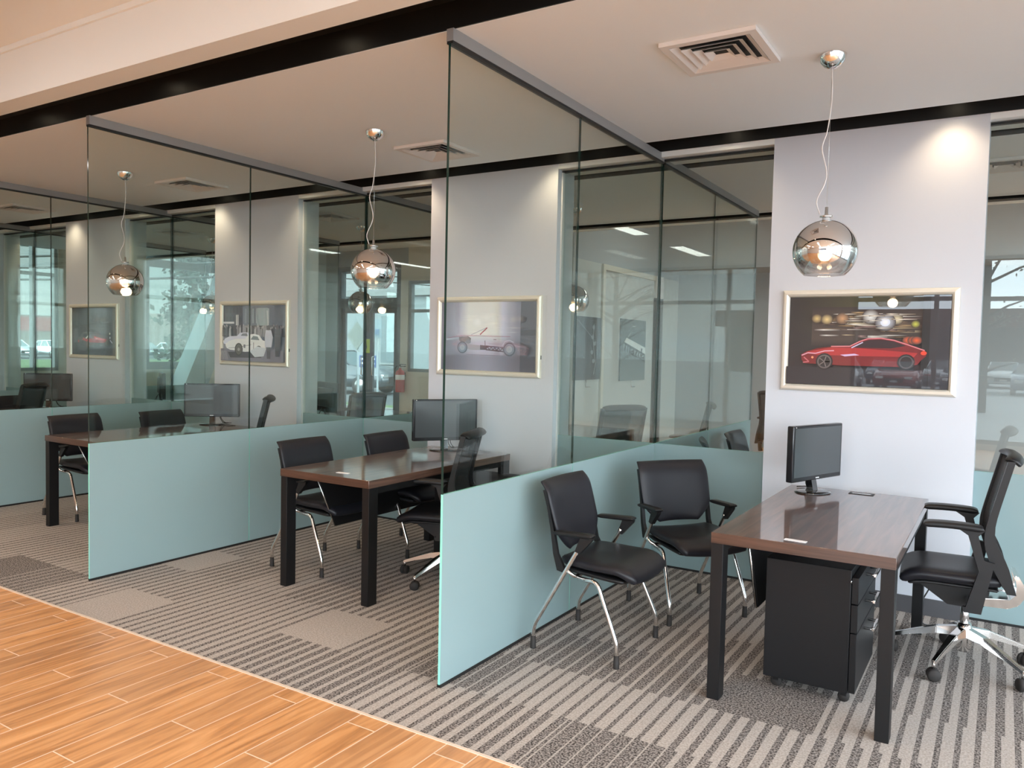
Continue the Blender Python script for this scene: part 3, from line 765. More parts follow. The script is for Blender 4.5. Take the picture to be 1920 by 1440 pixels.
for i, x in enumerate((-3.61, -6.42, -9.10)):
    place(L0, LU, '', x, 6.95, ZC, math.radians(100), labs[i], 'pendant lamp', 'rear booth pendants')

# ------------------------------------------------------------------ vents
def make_vent(s=.43):
    t = empty('ceiling_vent'); h = s/2; m = MB()
    w = .035
    for lo, hi in (((-h, -h), (h, -h+w)), ((-h, h-w), (h, h)), ((-h, -h+w), (-h+w, h-w)), ((h-w, -h+w), (h, h-w))):
        m.box((lo[0], lo[1], -.020), (hi[0], hi[1], -.0005), vent_m)
    m.build('frame', t)
    bx('duct_shade', (-h+w, -h+w, -.0015), (h-w, h-w, -.0005), gasket_m, t)  # dark sheet paints the shade behind the louvres; no opening is cut
    # four way louvres: mitred slanted blades
    for r in range(4):
        m = MB(); T = Matrix.Rotation(r*PI/2, 4, 'Z')
        for k in range(4):
            d0 = h-w-.001 - k*.040; d1 = d0-.028
            a0, a1 = d0, d1-.0
            q = [Vector((-a0, -d0, -.021)), Vector((a0, -d0, -.021)), Vector((a1, -d1, -.005)), Vector((-a1, -d1, -.005))]
            q2 = [v + Vector((0, .001, .002)) for v in q]
            vs = [m.bm.verts.new(T @ v) for v in q + q2]
            for f in ((0, 1, 2, 3), (7, 6, 5, 4), (0, 4, 5, 1), (1, 5, 6, 2), (2, 6, 7, 3), (3, 7, 4, 0)):
                fc = m.bm.faces.new([vs[j] for j in f]); fc.material_index = m.mi(vent_m)
        m.build('louvre_bank', t)
    return t
V0, VU = make_vent(), []
for x, y, lab in ((-1.155, 3.60, 'square white four-way ceiling vent left of the nearest pendant'), (-3.43, 4.47, 'square white ceiling vent crossed by the near partition edge'), (-6.09, 4.44, 'square ceiling vent above the white car picture'), (-8.91, 4.45, 'square ceiling vent at the far left'),
    (-.06, 6.62, 'square ceiling vent beyond the glass at the right edge'), (-6.22, 6.25, 'square ceiling vent seen through glass right of the third picture wall'), (-8.9, 6.3, 'square ceiling vent seen through glass left of the third picture wall')):
    place(V0, VU, '', x, y, ZC-.0005, 0, lab, 'air vent', 'ceiling vents')
# downlights
ORD = ['nearest', 'second', 'third', 'fourth', 'fifth', 'sixth', 'seventh', 'eighth']
for k in range(8):
    x = -.30-1.29*k
    downlight(x, 5.075, 3.02, 'recessed downlight in the black slot before the picture walls, %s from the right' % ORD[k], 11, size=108)
for k in range(7):
    downlight(-1.42-1.37*k, 2.655, 3.02, 'recessed downlight in the black slot over the booth entrances, %s one from the right' % ORD[k], 22, size=95)
for k in range(6):
    downlight(-1.0-2.0*k, 5.64, 3.02, 'recessed downlight in the rear black slot behind the picture walls, %s from the right' % ORD[k], 14, size=90)
# ceiling panels
def panel(x, y, z, w, l, lab, grp, mat=panel_m):
    t = empty('ceiling_light', (x, y, z)); tag(t, lab, 'ceiling light', grp)
    m = MB()
    for lo, hi in (((-w, -l), (w, -l+.03)), ((-w, l-.03), (w, l)), ((-w, -l+.03), (-w+.03, l-.03)), ((w-.03, -l+.03), (w, l-.03))):
        m.box((lo[0], lo[1], -.02), (hi[0], hi[1], 0), white_m)
    m.build('frame', t); MB().box((-w+.03, -l+.03, -.012), (w-.03, l-.03, -.002), mat).build('diffuser', t)
for k, x in enumerate((1.5, -1.5, -4.5, -7.5, -10.5)):
    for y, w in ((.6, 'booth-side'), (-2.2, 'far-side')): panel(x, y, 3.205, .15, .75, 'long ceiling light over the wood floor lobby, %s row, %s from the right' % (w, ORD[k]), 'front lobby ceiling lights')
for k, x in enumerate((.9, -1.2, -3.2, -6.4, -8.6, -10.8)): panel(x, 9.7, 3.42, .55, .28, 'wide ceiling light in the far lobby beyond the rear booths, %s from the right' % ORD[k], 'far lobby ceiling lights', far_m)

# ------------------------------------------------------------------ pictures
def lin(c):
    c = [v/255 for v in c]; return tuple(v/12.92 if v <= .04045 else ((v+.055)/1.055)**2.4 for v in c)
class Art:
    """flat print: u right, v down, both 0..1, drawn in layers"""
    def __init__(s, w, h, gain=1.0, step=.00025): s.gain = gain; s.step = step; s.w, s.h, s.bm, s.k = w, h, bmesh.new(), 0; s.cl = s.bm.loops.layers.float_color.new('Col')
    def P(s, u, v): return s.bm.verts.new(((u-.5)*s.w, -s.step*s.k, (.5-v)*s.h))
    def poly(s, pts, col, cols=None, new=True):
        if new: s.k += 1
        pts = [(min(max(u, 0), 1), min(max(v, 0), 1)) for u, v in pts]
        vs = [s.P(u, v) for u, v in pts]; f = s.bm.faces.new(vs)
        for i, l in enumerate(f.loops): l[s.cl] = (*[min(1, c*s.gain) for c in lin(cols[i] if cols else col)], 1)
        return s
    def grid(s, us, vs, fn):
        for a, b in zip(us, us[1:]):
            for c, d in zip(vs, vs[1:]):
                s.poly([(a, c), (b, c), (b, d), (a, d)], 0, [fn(a, c), fn(b, c), fn(b, d), fn(a, d)], new=False)
        return s
    def rect(s, u0, v0, u1, v1, col, new=True): return s.poly([(u0, v0), (u1, v0), (u1, v1), (u0, v1)], col, new=new)
    def ell(s, u, v, ru, rv, col, n=20): return s.poly([(u+ru*math.cos(2*PI*i/n), v+rv*math.sin(2*PI*i/n)) for i in range(n)], col)
    def ring(s, u, v, ru, rv, col, col2): s.ell(u, v, ru, rv, col, 28); return s.ell(u, v, ru*.8, rv*.8, col2, 28)
    def line(s, pts, w, col):
        asp = s.w/s.h
        for (a, b), (c, d) in zip(pts, pts[1:]):
            dx, dy = (c-a)*asp, d-b; L = math.hypot(dx, dy) or 1; nx, ny = -dy/L*w/asp, dx/L*w
            s.poly([(a+nx, b+ny), (c+nx, d+ny), (c-nx, d-ny), (a-nx, b-ny)], col, new=False)
        s.k += 1; return s
    def build(s, name, parent, loc, rz=0):
        me = bpy.data.meshes.new(name); s.bm.normal_update()
        for f in s.bm.faces:
            if f.normal.y > 0: f.normal_flip()
        s.bm.to_mesh(me); s.bm.free(); me.materials.append(print_m)
        o = bpy.data.objects.new(name, me); C.objects.link(o); o.parent = parent; o.location = loc; return o
def streaks(A, n, u0, u1, v0, v1, cols, lmin, lmax, h):
    for _ in range(n):
        u = random.uniform(u0, u1); v = random.uniform(v0, v1); l = random.uniform(lmin, lmax); hh = h*random.uniform(.4, 1.3)
        A.rect(u, v, min(u+l, u1), v+hh, random.choice(cols))
PW, PH = .905, .548
def art1():
    A = Art(PW, PH)
    A.grid([0, .16, .3, .5, .8, .9, 1], [0, .2, .35, .5, .8, 1], lambda u, v: (34+int(30*max(0, .5-abs(u-.5))*(1 if v < .5 else .3)*2),)*2 + (38,) if v < .55 else (36, 33, 38))
    bg = (70, 60, 56); dk = (44, 39, 41)
    A.k += 1
    A.grid([.155, .30, .55, .75, .845], [.12, .22, .36, .48, .56], lambda u, v: dk if v > .5 or v < .15 else bg); A.k += 1
    def fade(u, v, l, h, c, b=bg):
        A.poly([(u, v), (u+l*.35, v), (u+l*.35, v+h), (u, v+h)], 0, [b, c, c, b]); A.poly([(u+l*.35, v), (u+l, v), (u+l, v+h), (u+l*.35, v+h)], 0, [c, b, b, c], new=False)
    def glow(u, v, ru, rv, c, b=bg, n=18):
        A.k += 1
        for q in range(n):
            a0, a1 = 2*PI*q/n, 2*PI*(q+1)/n
            A.poly([(u, v), (u+ru*math.cos(a0), v+rv*math.sin(a0)), (u+ru*math.cos(a1), v+rv*math.sin(a1))], 0, [c, b, b], new=False)
    for _ in range(70):
        u = random.uniform(.16, .70); v = random.triangular(.14, .50, .26); c = random.choice([(170, 145, 105), (125, 105, 82), (200, 185, 150), (90, 74, 68), (150, 125, 120), (215, 212, 205), (140, 118, 90)])
        fade(u, v, min(random.uniform(.06, .24), .84-u), random.uniform(.006, .026), c)
    for u, v, r_, c in ((.19, .25, .035, (215, 190, 130)), (.255, .26, .040, (230, 205, 145)), (.355, .25, .045, (205, 160, 118)), (.53, .23, .055, (240, 245, 245)), (.69, .26, .040, (235, 225, 190)), (.80, .31, .028, (200, 205, 80)), (.62, .29, .065, (225, 235, 250))):
        glow(u, v, r_, r_*1.5, c)
    glow(.62, .29, .03, .045, (255, 255, 255), (215, 228, 248))
    for _ in range(16):
        u = random.uniform(.36, .66); v = random.uniform(.18, .36); fade(u, v, random.uniform(.05, .16), random.uniform(.005, .012), (235, 230, 215), (110, 98, 84))
    for u in (.76, .79, .81): glow(u, .485, .034, .045, (235, 95, 45))
    A.rect(.84, 0, .885, 1, (22, 22, 26))  # dark column reflected in the cover glass, painted into the print
    A.rect(.885, 0, 1, 1, (48, 47, 54))
    A.rect(0, .80, .88, 1, (38, 37, 44))
    # red coupe, nose to the left
    body = [(.095, .66), (.13, .625), (.20, .585), (.29, .565), (.41, .560), (.47, .505), (.52, .475), (.60, .468), (.68, .490), (.76, .535), (.83, .575), (.865, .60), (.87, .65), (.84, .70), (.82, .745), (.74, .775), (.36, .775), (.30, .77), (.12, .76), (.10, .72)]
    A.poly(body, (120, 24, 30))
    A.poly([(.13, .63), (.29, .575), (.44, .575), (.66, .60), (.82, .62), (.80, .665), (.42, .665), (.2, .66)], (176, 44, 48))
    A.poly([(.43, .572), (.485, .510), (.53, .486), (.60, .480), (.68, .50), (.75, .545), (.66, .575)], (48, 26, 34))
    A.line([(.29, .563), (.41, .558), (.47, .503), (.52, .472), (.60, .465), (.68, .487), (.76, .532), (.86, .592)], .006, (222, 130, 140))
    A.line([(.42, .575), (.49, .512)], .006, (200, 195, 225))
    A.poly([(.35, .655), (.44, .640), (.47, .655), (.38, .672)], (215, 190, 230))
    A.line([(.10, .67), (.14, .64), (.19, .645), (.25, .615), (.31, .61)], .006, (225, 165, 185))
    A.line([(.115, .69), (.15, .74), (.11, .75)], .006, (205, 110, 120))
    A.ell(.25, .735, .055, .095, (24, 22, 26)); A.ring(.25, .735, .046, .078, (96, 90, 90), (40, 36, 38))
    for k in range(5):
        a = k*2*PI/5; A.line([(.25, .735), (.25+.036*math.cos(a), .735+.06*math.sin(a))], .005, (120, 112, 110))
    A.ell(.755, .72, .052, .085, (24, 22, 26)); A.ring(.755, .72, .043, .072, (80, 76, 80), (34, 32, 36))
    A.ell(.855, .62, .018, .022, (230, 70, 45)); A.ell(.172, .69, .008, .014, (235, 150, 110))
    return A
def art2():
    A = Art(PW, PH, 2.3)
    def f(u, v):
        g = math.exp(-((u-.45)/.30)**2) * (1 if v < .55 else .55 if v < .8 else .35); b = 70
        return (int(b+135*g), int(b+138*g), int(b+12+150*g))
    A.grid([0, .05, .12, .2, .3, .4, .5, .6, .66, .72, .8, .9, 1], [0, .15, .3, .45, .6, .7, .8, .9, 1], f)
    A.rect(.84, 0, 1, 1, (58, 60, 70)); A.rect(.84, .40, 1, .48, (40, 40, 48))
    A.line([(.08, .525), (.25, .49), (.45, .495), (.74, .50)], .003, (110, 50, 70))
    A.line([(.33, .48), (.50, .37)], .004, (120, 120, 135))
    A.line([(.425, .475), (.50, .375)], .008, (120, 42, 50))
    A.line([(.06, .55), (.2, .53)], .012, (120, 125, 140))
    # power unit, gearbox, truss frame
    A.poly([(.20, .51), (.30, .50), (.33, .53), (.325, .58), (.22, .59), (.20, .56)], (84, 76, 80))
    A.ell(.27, .545, .045, .04, (96, 88, 90)); A.ell(.30, .58, .03, .03, (90, 92, 100))
    A.poly([(.27, .60), (.34, .62), (.43, .63), (.43, .70), (.33, .70), (.28, .68)], (112, 116, 126))
    A.poly([(.43, .625), (.50, .635), (.50, .695), (.43, .695)], (40, 34, 42))
    A.line([(.49, .64), (.68, .66)], .010, (38, 32, 44)); A.line([(.49, .69), (.68, .715)], .010, (38, 32, 44))
    z = [(.49+.19*i/10, (.645+.02*i/10) if i % 2 else (.69+.02*i/10)) for i in range(11)]
    A.line(z, .007, (38, 32, 44))
    A.line([(.485, .66), (.48, .56)], .005, (60, 50, 60)); A.rect(.57, .54, .60, .55, (80, 80, 90))
    A.line([(.52, .605), (.70, .61), (.84, .635)], .003, (110, 110, 125)); A.line([(.28, .765), (.68, .775)], .003, (90, 90, 105))
    for u, v, r in ((.24, .665, .055), (.735, .68, .062)):
        A.ring(u, v, r, r*1.58, (52, 60, 72), (88, 96, 110)); A.ell(u, v, r*.5, r*.78, (116, 122, 134)); A.ell(u, v, r*.15, r*.24, (110, 118, 130))
    A.line([(.665, .63), (.69, .57), (.735, .55), (.78, .58)], .006, (140, 140, 156))
    return A
def art3():
    A = Art(PW, PH, 1.25)
    A.grid([0, .3, .6, 1], [0, .38, .75, 1], lambda u, v: (88, 94, 110) if v < .5 else (130, 132, 145))
    A.rect(0, 0, .32, .36, (52, 54, 66)); A.rect(.55, .05, .72, .38, (140, 158, 165)); A.rect(.82, 0, 1, .4, (76, 82, 98))
    for i in range(5):
        for j in range(2): A.rect(.05+i*.055, .04+j*.16, .085+i*.055, .14+j*.16, (34, 36, 46))
    for i in range(7): A.rect(.36+i*.06, .06, .385+i*.06, .32, (110+8*i, 122+8*i, 132+8*i))
    A.rect(0, .36, 1, .56, (50, 50, 58))
    for i in range(46):
        u = random.uniform(0, .98); v = random.uniform(.36, .42); g = random.choice([30, 45, 90, 130, 165])
        A.ell(u, v, .010, .022, (150, 145, 150)); A.poly([(u-.014, v+.02), (u+.014, v+.02), (u+.018, .56), (u-.018, .56)], (g, g, g+8))
    A.rect(.04, .295, .22, .33, (205, 208, 215)); A.rect(.25, .17, .265, .36, (225, 228, 232)); A.rect(.275, .17, .29, .36, (215, 218, 225))
    A.poly([(.735, .10), (.755, .10), (.775, .44), (.755, .44)], (190, 196, 200))
    A.rect(0, .78, 1, 1, (118, 118, 132)); A.poly([(.12, .84), (.62, .83), (.66, .93), (.16, .94)], (62, 64, 72))
    # two white vintage coupes
    A.poly([(.04, .68), (.07, .60), (.16, .555), (.27, .55), (.32, .49), (.45, .485), (.5, .6), (.3, .68), (.1, .72)], (205, 210, 228))
    A.poly([(.33, .545), (.36, .505), (.43, .50), (.44, .55)], (84, 88, 100))
    A.poly([(.08, .72), (.13, .645), (.26, .60), (.40, .60), (.46, .525), (.54, .508), (.62, .53), (.68, .62), (.74, .64), (.75, .73), (.66, .80), (.40, .83), (.16, .80), (.10, .77)], (224, 228, 244))
    A.poly([(.49, .61), (.53, .545), (.60, .555), (.63, .62)], (96, 108, 112)); A.line([(.13, .77), (.30, .75), (.5, .70)], .004, (120, 122, 135))
    A.ring(.30, .79, .065, .115, (44, 46, 48), (84, 88, 86)); A.ell(.30, .79, .02, .03, (150, 150, 150)); A.ell(.62, .80, .05, .085, (70, 76, 78))
    A.ell(.10, .70, .015, .02, (245, 245, 250)); A.ell(.05, .65, .012, .018, (240, 240, 246))
    A.poly([(.38, .70), (.41, .70), (.41, .76), (.38, .76)], (90, 92, 105)); A.line([(.54, .66), (.54, .82)], .006, (48, 50, 60))
    A.poly([(.48, .82), (.60, .73), (.74, .76), (.70, .90), (.56, .92)], (196, 205, 215))
    # onlookers in the foreground
    A.poly([(.73, .44), (.81, .44), (.84, .56), (.82, .74), (.72, .74), (.715, .56)], (188, 194, 212)); A.poly([(.74, .74), (.80, .74), (.80, .94), (.75, .94)], (54, 50, 56)); A.ell(.77, .40, .022, .045, (46, 44, 52))
    A.poly([(.87, .42), (.94, .42), (.965, .58), (.94, .90), (.88, .90), (.86, .6)], (48, 50, 60)); A.ell(.905, .39, .022, .045, (70, 56, 62))
    for i in range(9): A.line([(.005+i*.012, .82), (.02+i*.014, .98)], .003, (185, 188, 200))
    return A
def art4():
    A = Art(PW, PH, 1.5)
    A.grid([0, .3, .6, 1], [0, .4, .7, 1], lambda u, v: (30+int(14*u), 36+int(14*u), 46+int(14*u)))
    A.poly([(.12, .80), (.14, .72), (.24, .68), (.32, .58), (.40, .53), (.58, .52), (.72, .60), (.84, .66), (.88, .80)], (26, 28, 36))
    A.poly([(.22, .67), (.34, .66), (.52, .64), (.78, .66), (.80, .70), (.70, .74), (.36, .73)], (150, 36, 52))
    A.poly([(.32, .64), (.38, .57), (.44, .56), (.46, .65)], (70, 80, 105)); A.poly([(.31, .65), (.37, .58), (.38, .60), (.34, .66)], (205, 215, 235))
    A.poly([(.50, .60), (.58, .62), (.76, .66), (.72, .69), (.54, .67)], (220, 90, 112)); A.poly([(.53, .63), (.60, .645), (.56, .665)], (245, 190, 200))
    A.line([(.36, .57), (.42, .53), (.56, .52), (.68, .545)], .006, (92, 96, 108)); A.line([(.26, .645), (.30, .66)], .01, (190, 60, 80))
    A.ell(.855, .545, .012, .022, (225, 228, 235)); A.ell(.86, .63, .012, .025, (190, 195, 210)); A.line([(.86, .68), (.91, .74)], .012, (190, 185, 225))
    A.ell(.16, .71, .014, .03, (150, 36, 44)); A.ell(.36, .78, .035, .07, (60, 40, 42)); A.ell(.80, .74, .035, .07, (56, 66, 66))
    streaks(A, 10, .05, .95, .82, .96, [(40, 48, 62), (34, 40, 52)], .1, .4, .02)
    return A
plabs = ['framed picture of a red sports car against blurred city lights', 'framed picture of a bare car chassis on a pale lavender background',
         'framed black and white picture of white vintage cars and a crowd', 'framed dark picture of a low red car, farthest at the left']
def frame_mesh(w, h, fw):
    m = MB(); i = m.mi(frame_m); prof = [(0, 0), (.004, -.018), (.014, -.030), (.028, -.032), (.040, -.024), (fw, -.012), (fw, 0)]
    cs = []
    for sx, sz in ((-1, -1), (1, -1), (1, 1), (-1, 1)):
        cs.append([m.bm.verts.new((sx*(w/2-a), y, sz*(h/2-a))) for a, y in prof])
    for k in range(4):
        A, B = cs[k], cs[(k+1) % 4]
        for j in range(len(prof)-1):
            f = m.bm.faces.new((A[j], B[j], B[j+1], A[j+1])); f.material_index = i
    return m
for i, fn in enumerate((art1, art2, art3, art4)):
    t = empty('framed_picture', ((-.722, -3.484, -6.212, -8.942)[i], 5.2345, 1.614)); tag(t, plabs[i], 'picture', 'framed car pictures')
    frame_mesh(.99, .635, .0455).build('frame', t)
    bx('backing', (-.47, -.008, -.29), (.47, -.0005, .29), gasket_m, t)
    fn().build('print', t, (0, -.0085, 0))
    if i: MB().tube([(.497, -.012, -.14), (.497, -.012, -.17)], .004, gasket_m, 6).build('hanger', t)

# ------------------------------------------------------------------ posters on the inner wall (facing +x)
poster_m = print_m.copy(); poster_m.name = 'matte_print'; poster_m.node_tree.nodes['Principled BSDF'].inputs['Coat Weight'].default_value = 0
def poster(y0, y1, z0, z1, lab, kind):
    w, h = y1-y0, z1-z0
    t = empty('wall_poster', (-4.3985, (y0+y1)/2, (z0+z1)/2), PI/2); tag(t, lab, 'poster')
    bx('board', (-w/2, -.02, -h/2), (w/2, 0, h/2), pbr('poster_board', (.10, .12, .125), .4), t)
    A = Art(w, h, 1, .0012)
    if kind == 0:
        A.grid([0, .5, 1], [0, .5, 1], lambda u, v: (84+int(24*v), 98+int(24*v), 102+int(24*v)))
        A.poly([(.13, .37), (.22, .30), (1, .455), (1, .565)], (224, 232, 230)); A.poly([(.10, .40), (1, .59), (1, .72), (.08, .56)], 0, [(150, 164, 166), (170, 182, 184), (98, 112, 116), (92, 106, 110)]); A.line([(.27, .29), (.38, .22)], .006, (190, 200, 200)); A.rect(.42, .10, .56, .115, (170, 180, 182))
    else:
        A.grid([0, .5, 1], [0, .5, 1], lambda u, v: (44, 54, 62))
        A.rect(.62, 0, .84, 1, (20, 24, 28))
        for c, (a, b) in enumerate(((.70, .16), (.66, .32), (.74, .42), (.64, .56), (.70, .70))): A.ell(a, b, .05, .035, (128, 138, 142))
        A.line([(.70, .10), (.67, .35), (.72, .55), (.78, .75), (.72, .92)], .006, (170, 180, 185)); A.line([(.05, .05), (.9, .45)], .003, (150, 160, 168))
    A.build('print', t, (0, -.0205, 0)).data.materials[0] = poster_m
    if kind == 0:
        cu = bpy.data.curves.new('lettering', 'FONT'); cu.body = 'mazda'; cu.size = .30; cu.extrude = .001; cu.align_x = 'CENTER'; cu.offset = .006
        tmp = bpy.data.objects.new('tmp', cu); C.objects.link(tmp); dg = bpy.context.evaluated_depsgraph_get()
        me = bpy.data.meshes.new_from_object(tmp.evaluated_get(dg)); bpy.data.objects.remove(tmp)
        me.materials.append(pbr('lettering_grey', (.045, .06, .065), .5)); o = bpy.data.objects.new('lettering', me); C.objects.link(o)
        o.parent = t; o.location = (.03, -.030, -.085); o.rotation_euler = (PI/2, math.radians(12.5), 0)
        wx = max(v.co.x for v in me.vertices) - min(v.co.x for v in me.vertices)
        for v in me.vertices: v.co.x *= .74/wx; v.co.y *= .78
    m = MB().tube([(-.02, -.015, -h/2), (-.02, -.015, -h/2-.09), (.10, -.015, -h/2-.09)], .006, satin_m, 6); m.build('bracket', t)
    MB().tube([(-.02, -.015, -h/2+.01), (-.02, 0.0, -h/2+.01)], .006, satin_m, 6).build('bracket_pin', t)
poster(9.80, 10.66, 1.11, 1.95, 'grey poster with a pale diagonal band and slanted lettering on the inner wall', 0)
poster(8.46, 9.18, 1.15, 1.93, 'dark poster with a silver flower-like shape, left of the grey lettered poster', 1)
bx('switch_plate', (-4.40, 9.33, .55), (-4.388, 9.42, .70), white_m); tag(bpy.data.objects['switch_plate'], 'small white switch plate on the inner wall below the posters', 'switch plate')

# ------------------------------------------------------------------ extinguisher
t = empty('fire_extinguisher', (-9.945, YB-.10, .88)); tag(t, 'red fire extinguisher hanging on the beige post beside the far glass door', 'fire extinguisher')
MB().lathe([(0, -.26), (.085, -.26), (.09, -.25), (.09, .10), (.075, .15), (.03, .175), (.028, .20), (0, .20)], red_m, 24).build('tank', t)
MB().lathe([(.0905, -.02), (.0915, -.018), (.0915, .075), (.0905, .077)], paper_m, 24).build('paper_label', t)
MB().lathe([(0, .20), (.022, .20), (.022, .235), (0, .235)], satin_m, 12).box((-.02, -.02, .235), (.12, .02, .25), gasket_m).box((-.02, -.018, .27), (.13, .018, .283), gasket_m).box((-.025, -.015, .23), (0, .015, .283), gasket_m).build('valve_lever', t)
MB().tube(spline([(-.02, 0, .24), (-.09, -.02, .23), (-.135, -.02, .12), (-.12, -.02, -.02), (-.105, -.02, -.06)]), .011, gasket_m, 8).build('hose', t)
MB().box((-.05, .085, .04), (.05, .10, .12), gasket_m).build('wall_hook', t)

# ------------------------------------------------------------------ outdoors
asph = pbr('asphalt', (.075, .078, .082), .9); grass = pbr('grass', (.075, .115, .045), .95, bump=(6, .8)); conc = pbr('kerb', (.20, .20, .195), .8)
lot = pbr('pale_bounce_ground', (.34, .35, .36), .9); sid = pbr('white_siding', (.19, .21, .215), .6); roofm = pbr('brown_roof', (.26, .22, .20), .8); farb = pbr('tan_store', (.15, .125, .11), .8)
S('ground', (-160, YB+WT, -.25), (120, 160, -.15), asph); S('ground', (-160, -120, -.25), (XL-WT, YB+WT, -.15), asph)
S('ground', (XR+.14, -120, -.25), (120, YB+WT, -.15), lot); S('ground', (XL-WT, -120, -.25), (XR+.14, YN-.14, -.15), lot)  # front ground out of view, made pale to bounce daylight onto the ceiling
def stuff(o, lab, cat): return tag(o, lab, cat, None, 'stuff')
stuff(bx('lawn', (-60, 8, -.15), (-31.5, 90, -.08), grass), 'strip of mown grass outside the left windows', 'grass')
stuff(bx('lawn', (-19.5, 15.0, -.15), (-9, 16.2, -.08), grass), 'narrow grass strip beyond the far glass door', 'grass')
S('kerb', (-19.5, 14.8, -.15), (-6, 15.0, -.02), conc); S('kerb', (-31.5, 8, -.15), (-31.2, 90, -.02), conc)
pw_ = pbr('pane_dark', (.10, .13, .14), .15)
t = empty('white_building', (-19, 24, -.15)); tag(t, 'white single-storey building across the street, seen through the far door', 'building')
MB().box((-11, 0, 0), (12.5, 8, 3.6), sid).build('wall', t); bx('fascia', (-11.2, -.2, 3.6), (12.7, 8.2, 3.85), conc, t)
for x in (-7, -2.1, 2.4, 6.6): 
    w = bx('window', (x, -.06, .9), (x+1.3, 0, 2.9), wfr_m, t); bx('pane', (x+.08, -.07, .98), (x+1.22, -.06, 2.82), pw_, w)
bx('wall_notice', (4.6, -.03, 1.5), (5.1, 0, 1.95), pbr('notice_red', (.55, .25, .20), .6), t)
t = empty('store_building', (-96, 62, -.15)); tag(t, 'long low tan store far beyond the lawn outside the left windows', 'building')
bx('wall', (-6, -40, 0), (6, 60, 4.1), farb, t); bx('parapet', (-5, -1, 4.1), (5.5, 7, 5.0), farb, t); bx('sign_band', (6, -19, 2.4), (6.1, -12, 3.9), pbr('sign_red', (.20, .05, .05), .6), t)
t = empty('brick_building', (-5, -60, -.15)); tag(t, 'low brown-roofed building behind the front parking lot', 'building')
bx('wall', (-30, -6, 0), (22, 0, 4.0), farb, t); bx('roof', (-31, -6.5, 4.0), (23, .5, 5.4), pbr('red_brown_roof', (.22, .11, .09), .8), t)
def make_car(paint, nm):
    t = empty('car'); L, Wd = 4.5, 1.8
    side = [(-2.25, .38), (-2.22, .72), (-1.95, .92), (-1.5, .97), (1.05, .98), (1.9, .85), (2.2, .66), (2.25, .36), (1.9, .25), (-1.9, .25)]
    m = MB().prism(side, -Wd/2, Wd/2, paint, 'xz'); bmesh.ops.bevel(m.bm, geom=[e for e in m.bm.edges], offset=.07, segments=3, affect='EDGES')
    for f in m.bm.faces: f.smooth = True
    m.build('body', t)
    m = MB(); i = m.mi(pw_); j = m.mi(paint)
    lo = [(-1.65, .95), (.95, .95)]; hi = [(-1.05, 1.42), (.25, 1.44)]
    vs = [m.bm.verts.new(p) for p in ((-1.7, -.82, .95), (1.0, -.82, .95), (1.0, .82, .95), (-1.7, .82, .95), (-1.05, -.62, 1.42), (.2, -.62, 1.44), (.2, .62, 1.44), (-1.05, .62, 1.42))]
    for f, mi_ in (((0, 1, 5, 4), i), ((1, 2, 6, 5), i), ((2, 3, 7, 6), i), ((3, 0, 4, 7), i), ((4, 5, 6, 7), j)):
        fc = m.bm.faces.new([vs[q] for q in f]); fc.material_index = mi_
    for a, b in ((0, 4), (1, 5), (2, 6), (3, 7), (4, 5), (7, 6), (4, 7), (5, 6)): m.tube([vs[a].co.copy(), vs[b].co.copy()], .035, paint, 6)
    for sy in (-1, 1): m.tube([(-.35, sy*.82, .95), (-.4, sy*.62, 1.43)], .03, paint, 6)
    m.build('cabin', t)
    for x in (-1.4, 1.4):
        for sy in (-1, 1):
            w = MB().lathe([(0, -.1), (.31, -.1), (.33, -.07), (.33, .07), (.31, .1), (0, .1)], rubber_m, 18, (x, sy*.80, .33), 'y').lathe([(0, -.105), (.20, -.105), (.20, .105), (0, .105)], satin_m, 14, (x, sy*.80, .33), 'y').build('wheel', t)
    for sy in (-1, 1): bx('headlight', (2.12, sy*.62-.17, .58), (2.23, sy*.62+.17, .70), chrome_m, t, bev=.02)
    bx('grille', (2.2, -.42, .40), (2.262, .42, .62), gasket_m, t, bev=.01); bx('number_plate', (2.255, -.16, .42), (2.268, .16, .52), paper_m, t)
    return t
paints = [pbr('car_white', (.78, .80, .82), .25, coat=.6), pbr('car_dark', (.05, .06, .07), .25, coat=.6), pbr('car_silver', (.48, .50, .52), .3, .3, coat=.6), pbr('car_red', (.40, .04, .04), .25, coat=.6), pbr('car_blue', (.08, .12, .20), .25, coat=.6)]
pn = ['white', 'black', 'silver', 'red', 'blue']
protos = [make_car(p, n) for p, n in zip(paints, pn)]; usedc = [[] for _ in paints]
def car(k, x, y, a, lab, grp=None): return place(protos[k], usedc[k], '', x, y, -.15, math.radians(a), lab, 'car', grp)
i = 0
for r, (yy, xs) in enumerate(((-33, (-7.2, -4.4, -1.6, 1.2, 4.0)), (-42, (-9, -6, -3, 0, 3, 6)))):
    for x in xs:
        k = (i*3 + r) % 5; i += 1
        car(k, x, yy, 90, '%s sedan in the %s row of the front parking lot, %s from the left' % (pn[k], ('near', 'far')[r], ORD[xs.index(x)]), 'cars in the front parking lot')
for j, (yy, k) in enumerate(((33, 2), (36.2, 0), (44.5, 1), (47.6, 0), (51, 2), (54.2, 3), (58, 0))):
    car(k, -68, yy, 0, '%s car in the row parked beyond the lawn, %s from the left' % (pn[k], ORD[j]), 'cars parked beyond the lawn')
car(1, -19.6, 20.2, 10, 'black car parked before the white building, behind the small sign')
car(2, -25.4, 20.8, 5, 'silver car in front of the white building, left of the door frame')
